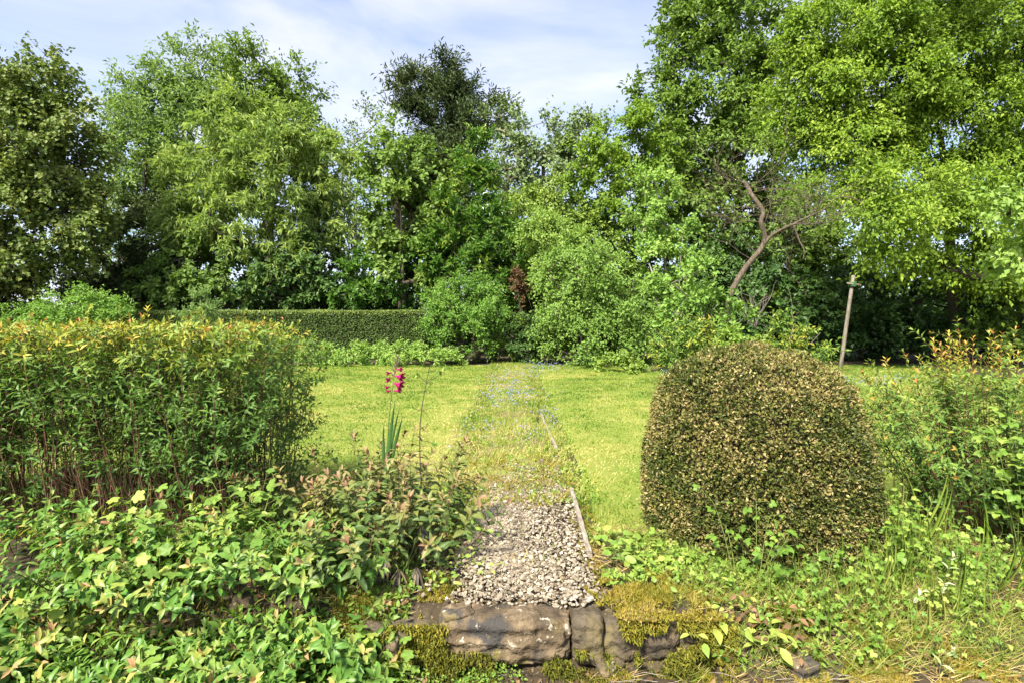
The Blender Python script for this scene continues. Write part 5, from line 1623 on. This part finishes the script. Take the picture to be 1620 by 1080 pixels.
M['paleboard'] = noise_mat('pale_board', [(.3, (.14, .115, .085)), (.5, (.27, .23, .18)), (.75, (.40, .36, .295))], scale=9, stretch=(8, 1.2, 8), bump=.7, bscale=30)
board('nearer weathered timber board edging the right side of the gravel', 934, 3.05, 903, 4.18, .028, .050, 2)
board('farther weathered timber board half hidden in the lawn edge', 880, 5.45, 857, 7.3, .028, .045, 5)
x, Y = (857 - 810) / F * 4.95, 4.95
o = stone('edging_peg', None, (x, Y, .02), (.035, .035, .09), 31, 'greywood', .1, 6, 6, .2)
tag(o, 'short stub of a wooden peg at the far end of the gravel', 'peg')

# pale cut stalks lying in front of the step
s0 = []
for k in range(70):
    x = rng.uniform(-.5, 1.6); y = rng.uniform(2.15, 2.42)
    a = np.array([x, y, float(base_h(x, y)) + .01]); ph = rng.uniform(0, 6.28); L = rng.uniform(.05, .22)
    m = a + np.array([math.cos(ph), math.sin(ph) * .4, .25]) * L * .5
    c = a + np.array([math.cos(ph), math.sin(ph) * .4, rng.uniform(0, .3)]) * L
    s0 += [(a, m, .0018, .0014), (m, c, .0014, .0008)]
tag(link('dry_stalks', tubes_mesh('dry_stalks', [q[0] for q in s0], [q[1] for q in s0], [q[2] for q in s0], [q[3] for q in s0], M['paleboard'], 4)), 'pale dry stalks lying before the step', kind='stuff')

# small creeping leaves and fine grass over the bare ground in front
cl = LS()
for (n, x0, x1, y0, y1, thr, t0_) in ((7000, -2.3, -.45, 2.12, 3.0, .36, .15), (4200, .85, 2.8, 2.34, 3.1, .47, .25), (2500, .45, 1.3, 2.7, 3.3, .42, .4)):
    x = rng.uniform(x0, x1, n); y = rng.uniform(y0, y1, n)
    q = np.stack([x, y, 0 * x], -1)
    k = fbm(q, 4, 97) > thr
    x, y = x[k], y[k]; m = len(x)
    cl.add(np.stack([x, y, base_h(x, y) + .07 * rng.random(m) ** 1.5], -1), rng.normal(0, 1, (m, 3)) + [0, 0, .2], rng.normal(0, .45, (m, 3)) + [0, -.3, 1], .016 + .022 * rng.random(m), .010 + .013 * rng.random(m), np.clip(t0_ + .5 * rng.random(m), 0, 1))
tag(link('creeping_weeds', leaves_mesh('creeping_weeds', cl.arrays(), T_MID, M['weed'], flat=False)), 'small creeping leaves covering the soil in the foreground', kind='stuff')
grass('fine_grass', 'fine wispy grass among the weeds right of the step', 13000, (.7, 2.9), yy(2.15, 3.5, 1), lambda x, y: .12 + 0 * x, lambda x, y: .0028 + 0 * x, lambda x, y, q: (fbm(q, 3, 99) > .45) & (y > 2.3), lambda x, y, q, m: .25 + .75 * rng.random(m), lean=1.4)

# repeats of one kind share a group
kinds = {}
for o in SC.objects:
    if o.parent is None and o.get('category') and not o.get('group'):
        kinds.setdefault(o.name.split('.')[0], []).append(o)
PHRASE = {'leafy_plant': 'leafy shoots filling the left bed', 'lobed_plant': 'pale lobed plants in the left bed', 'weed_patch': 'weeds round the step and the dome', 'bramble': 'brambles on the right side', 'stone': 'loose stones at the bottom edge'}
for k, os_ in kinds.items():
    if len(os_) > 1:
        for o in os_:
            o['group'] = PHRASE.get(k, k.replace('_', ' ') + 's in the garden' if not k.endswith('bush') else k.replace('_', ' ') + 'es in the garden')
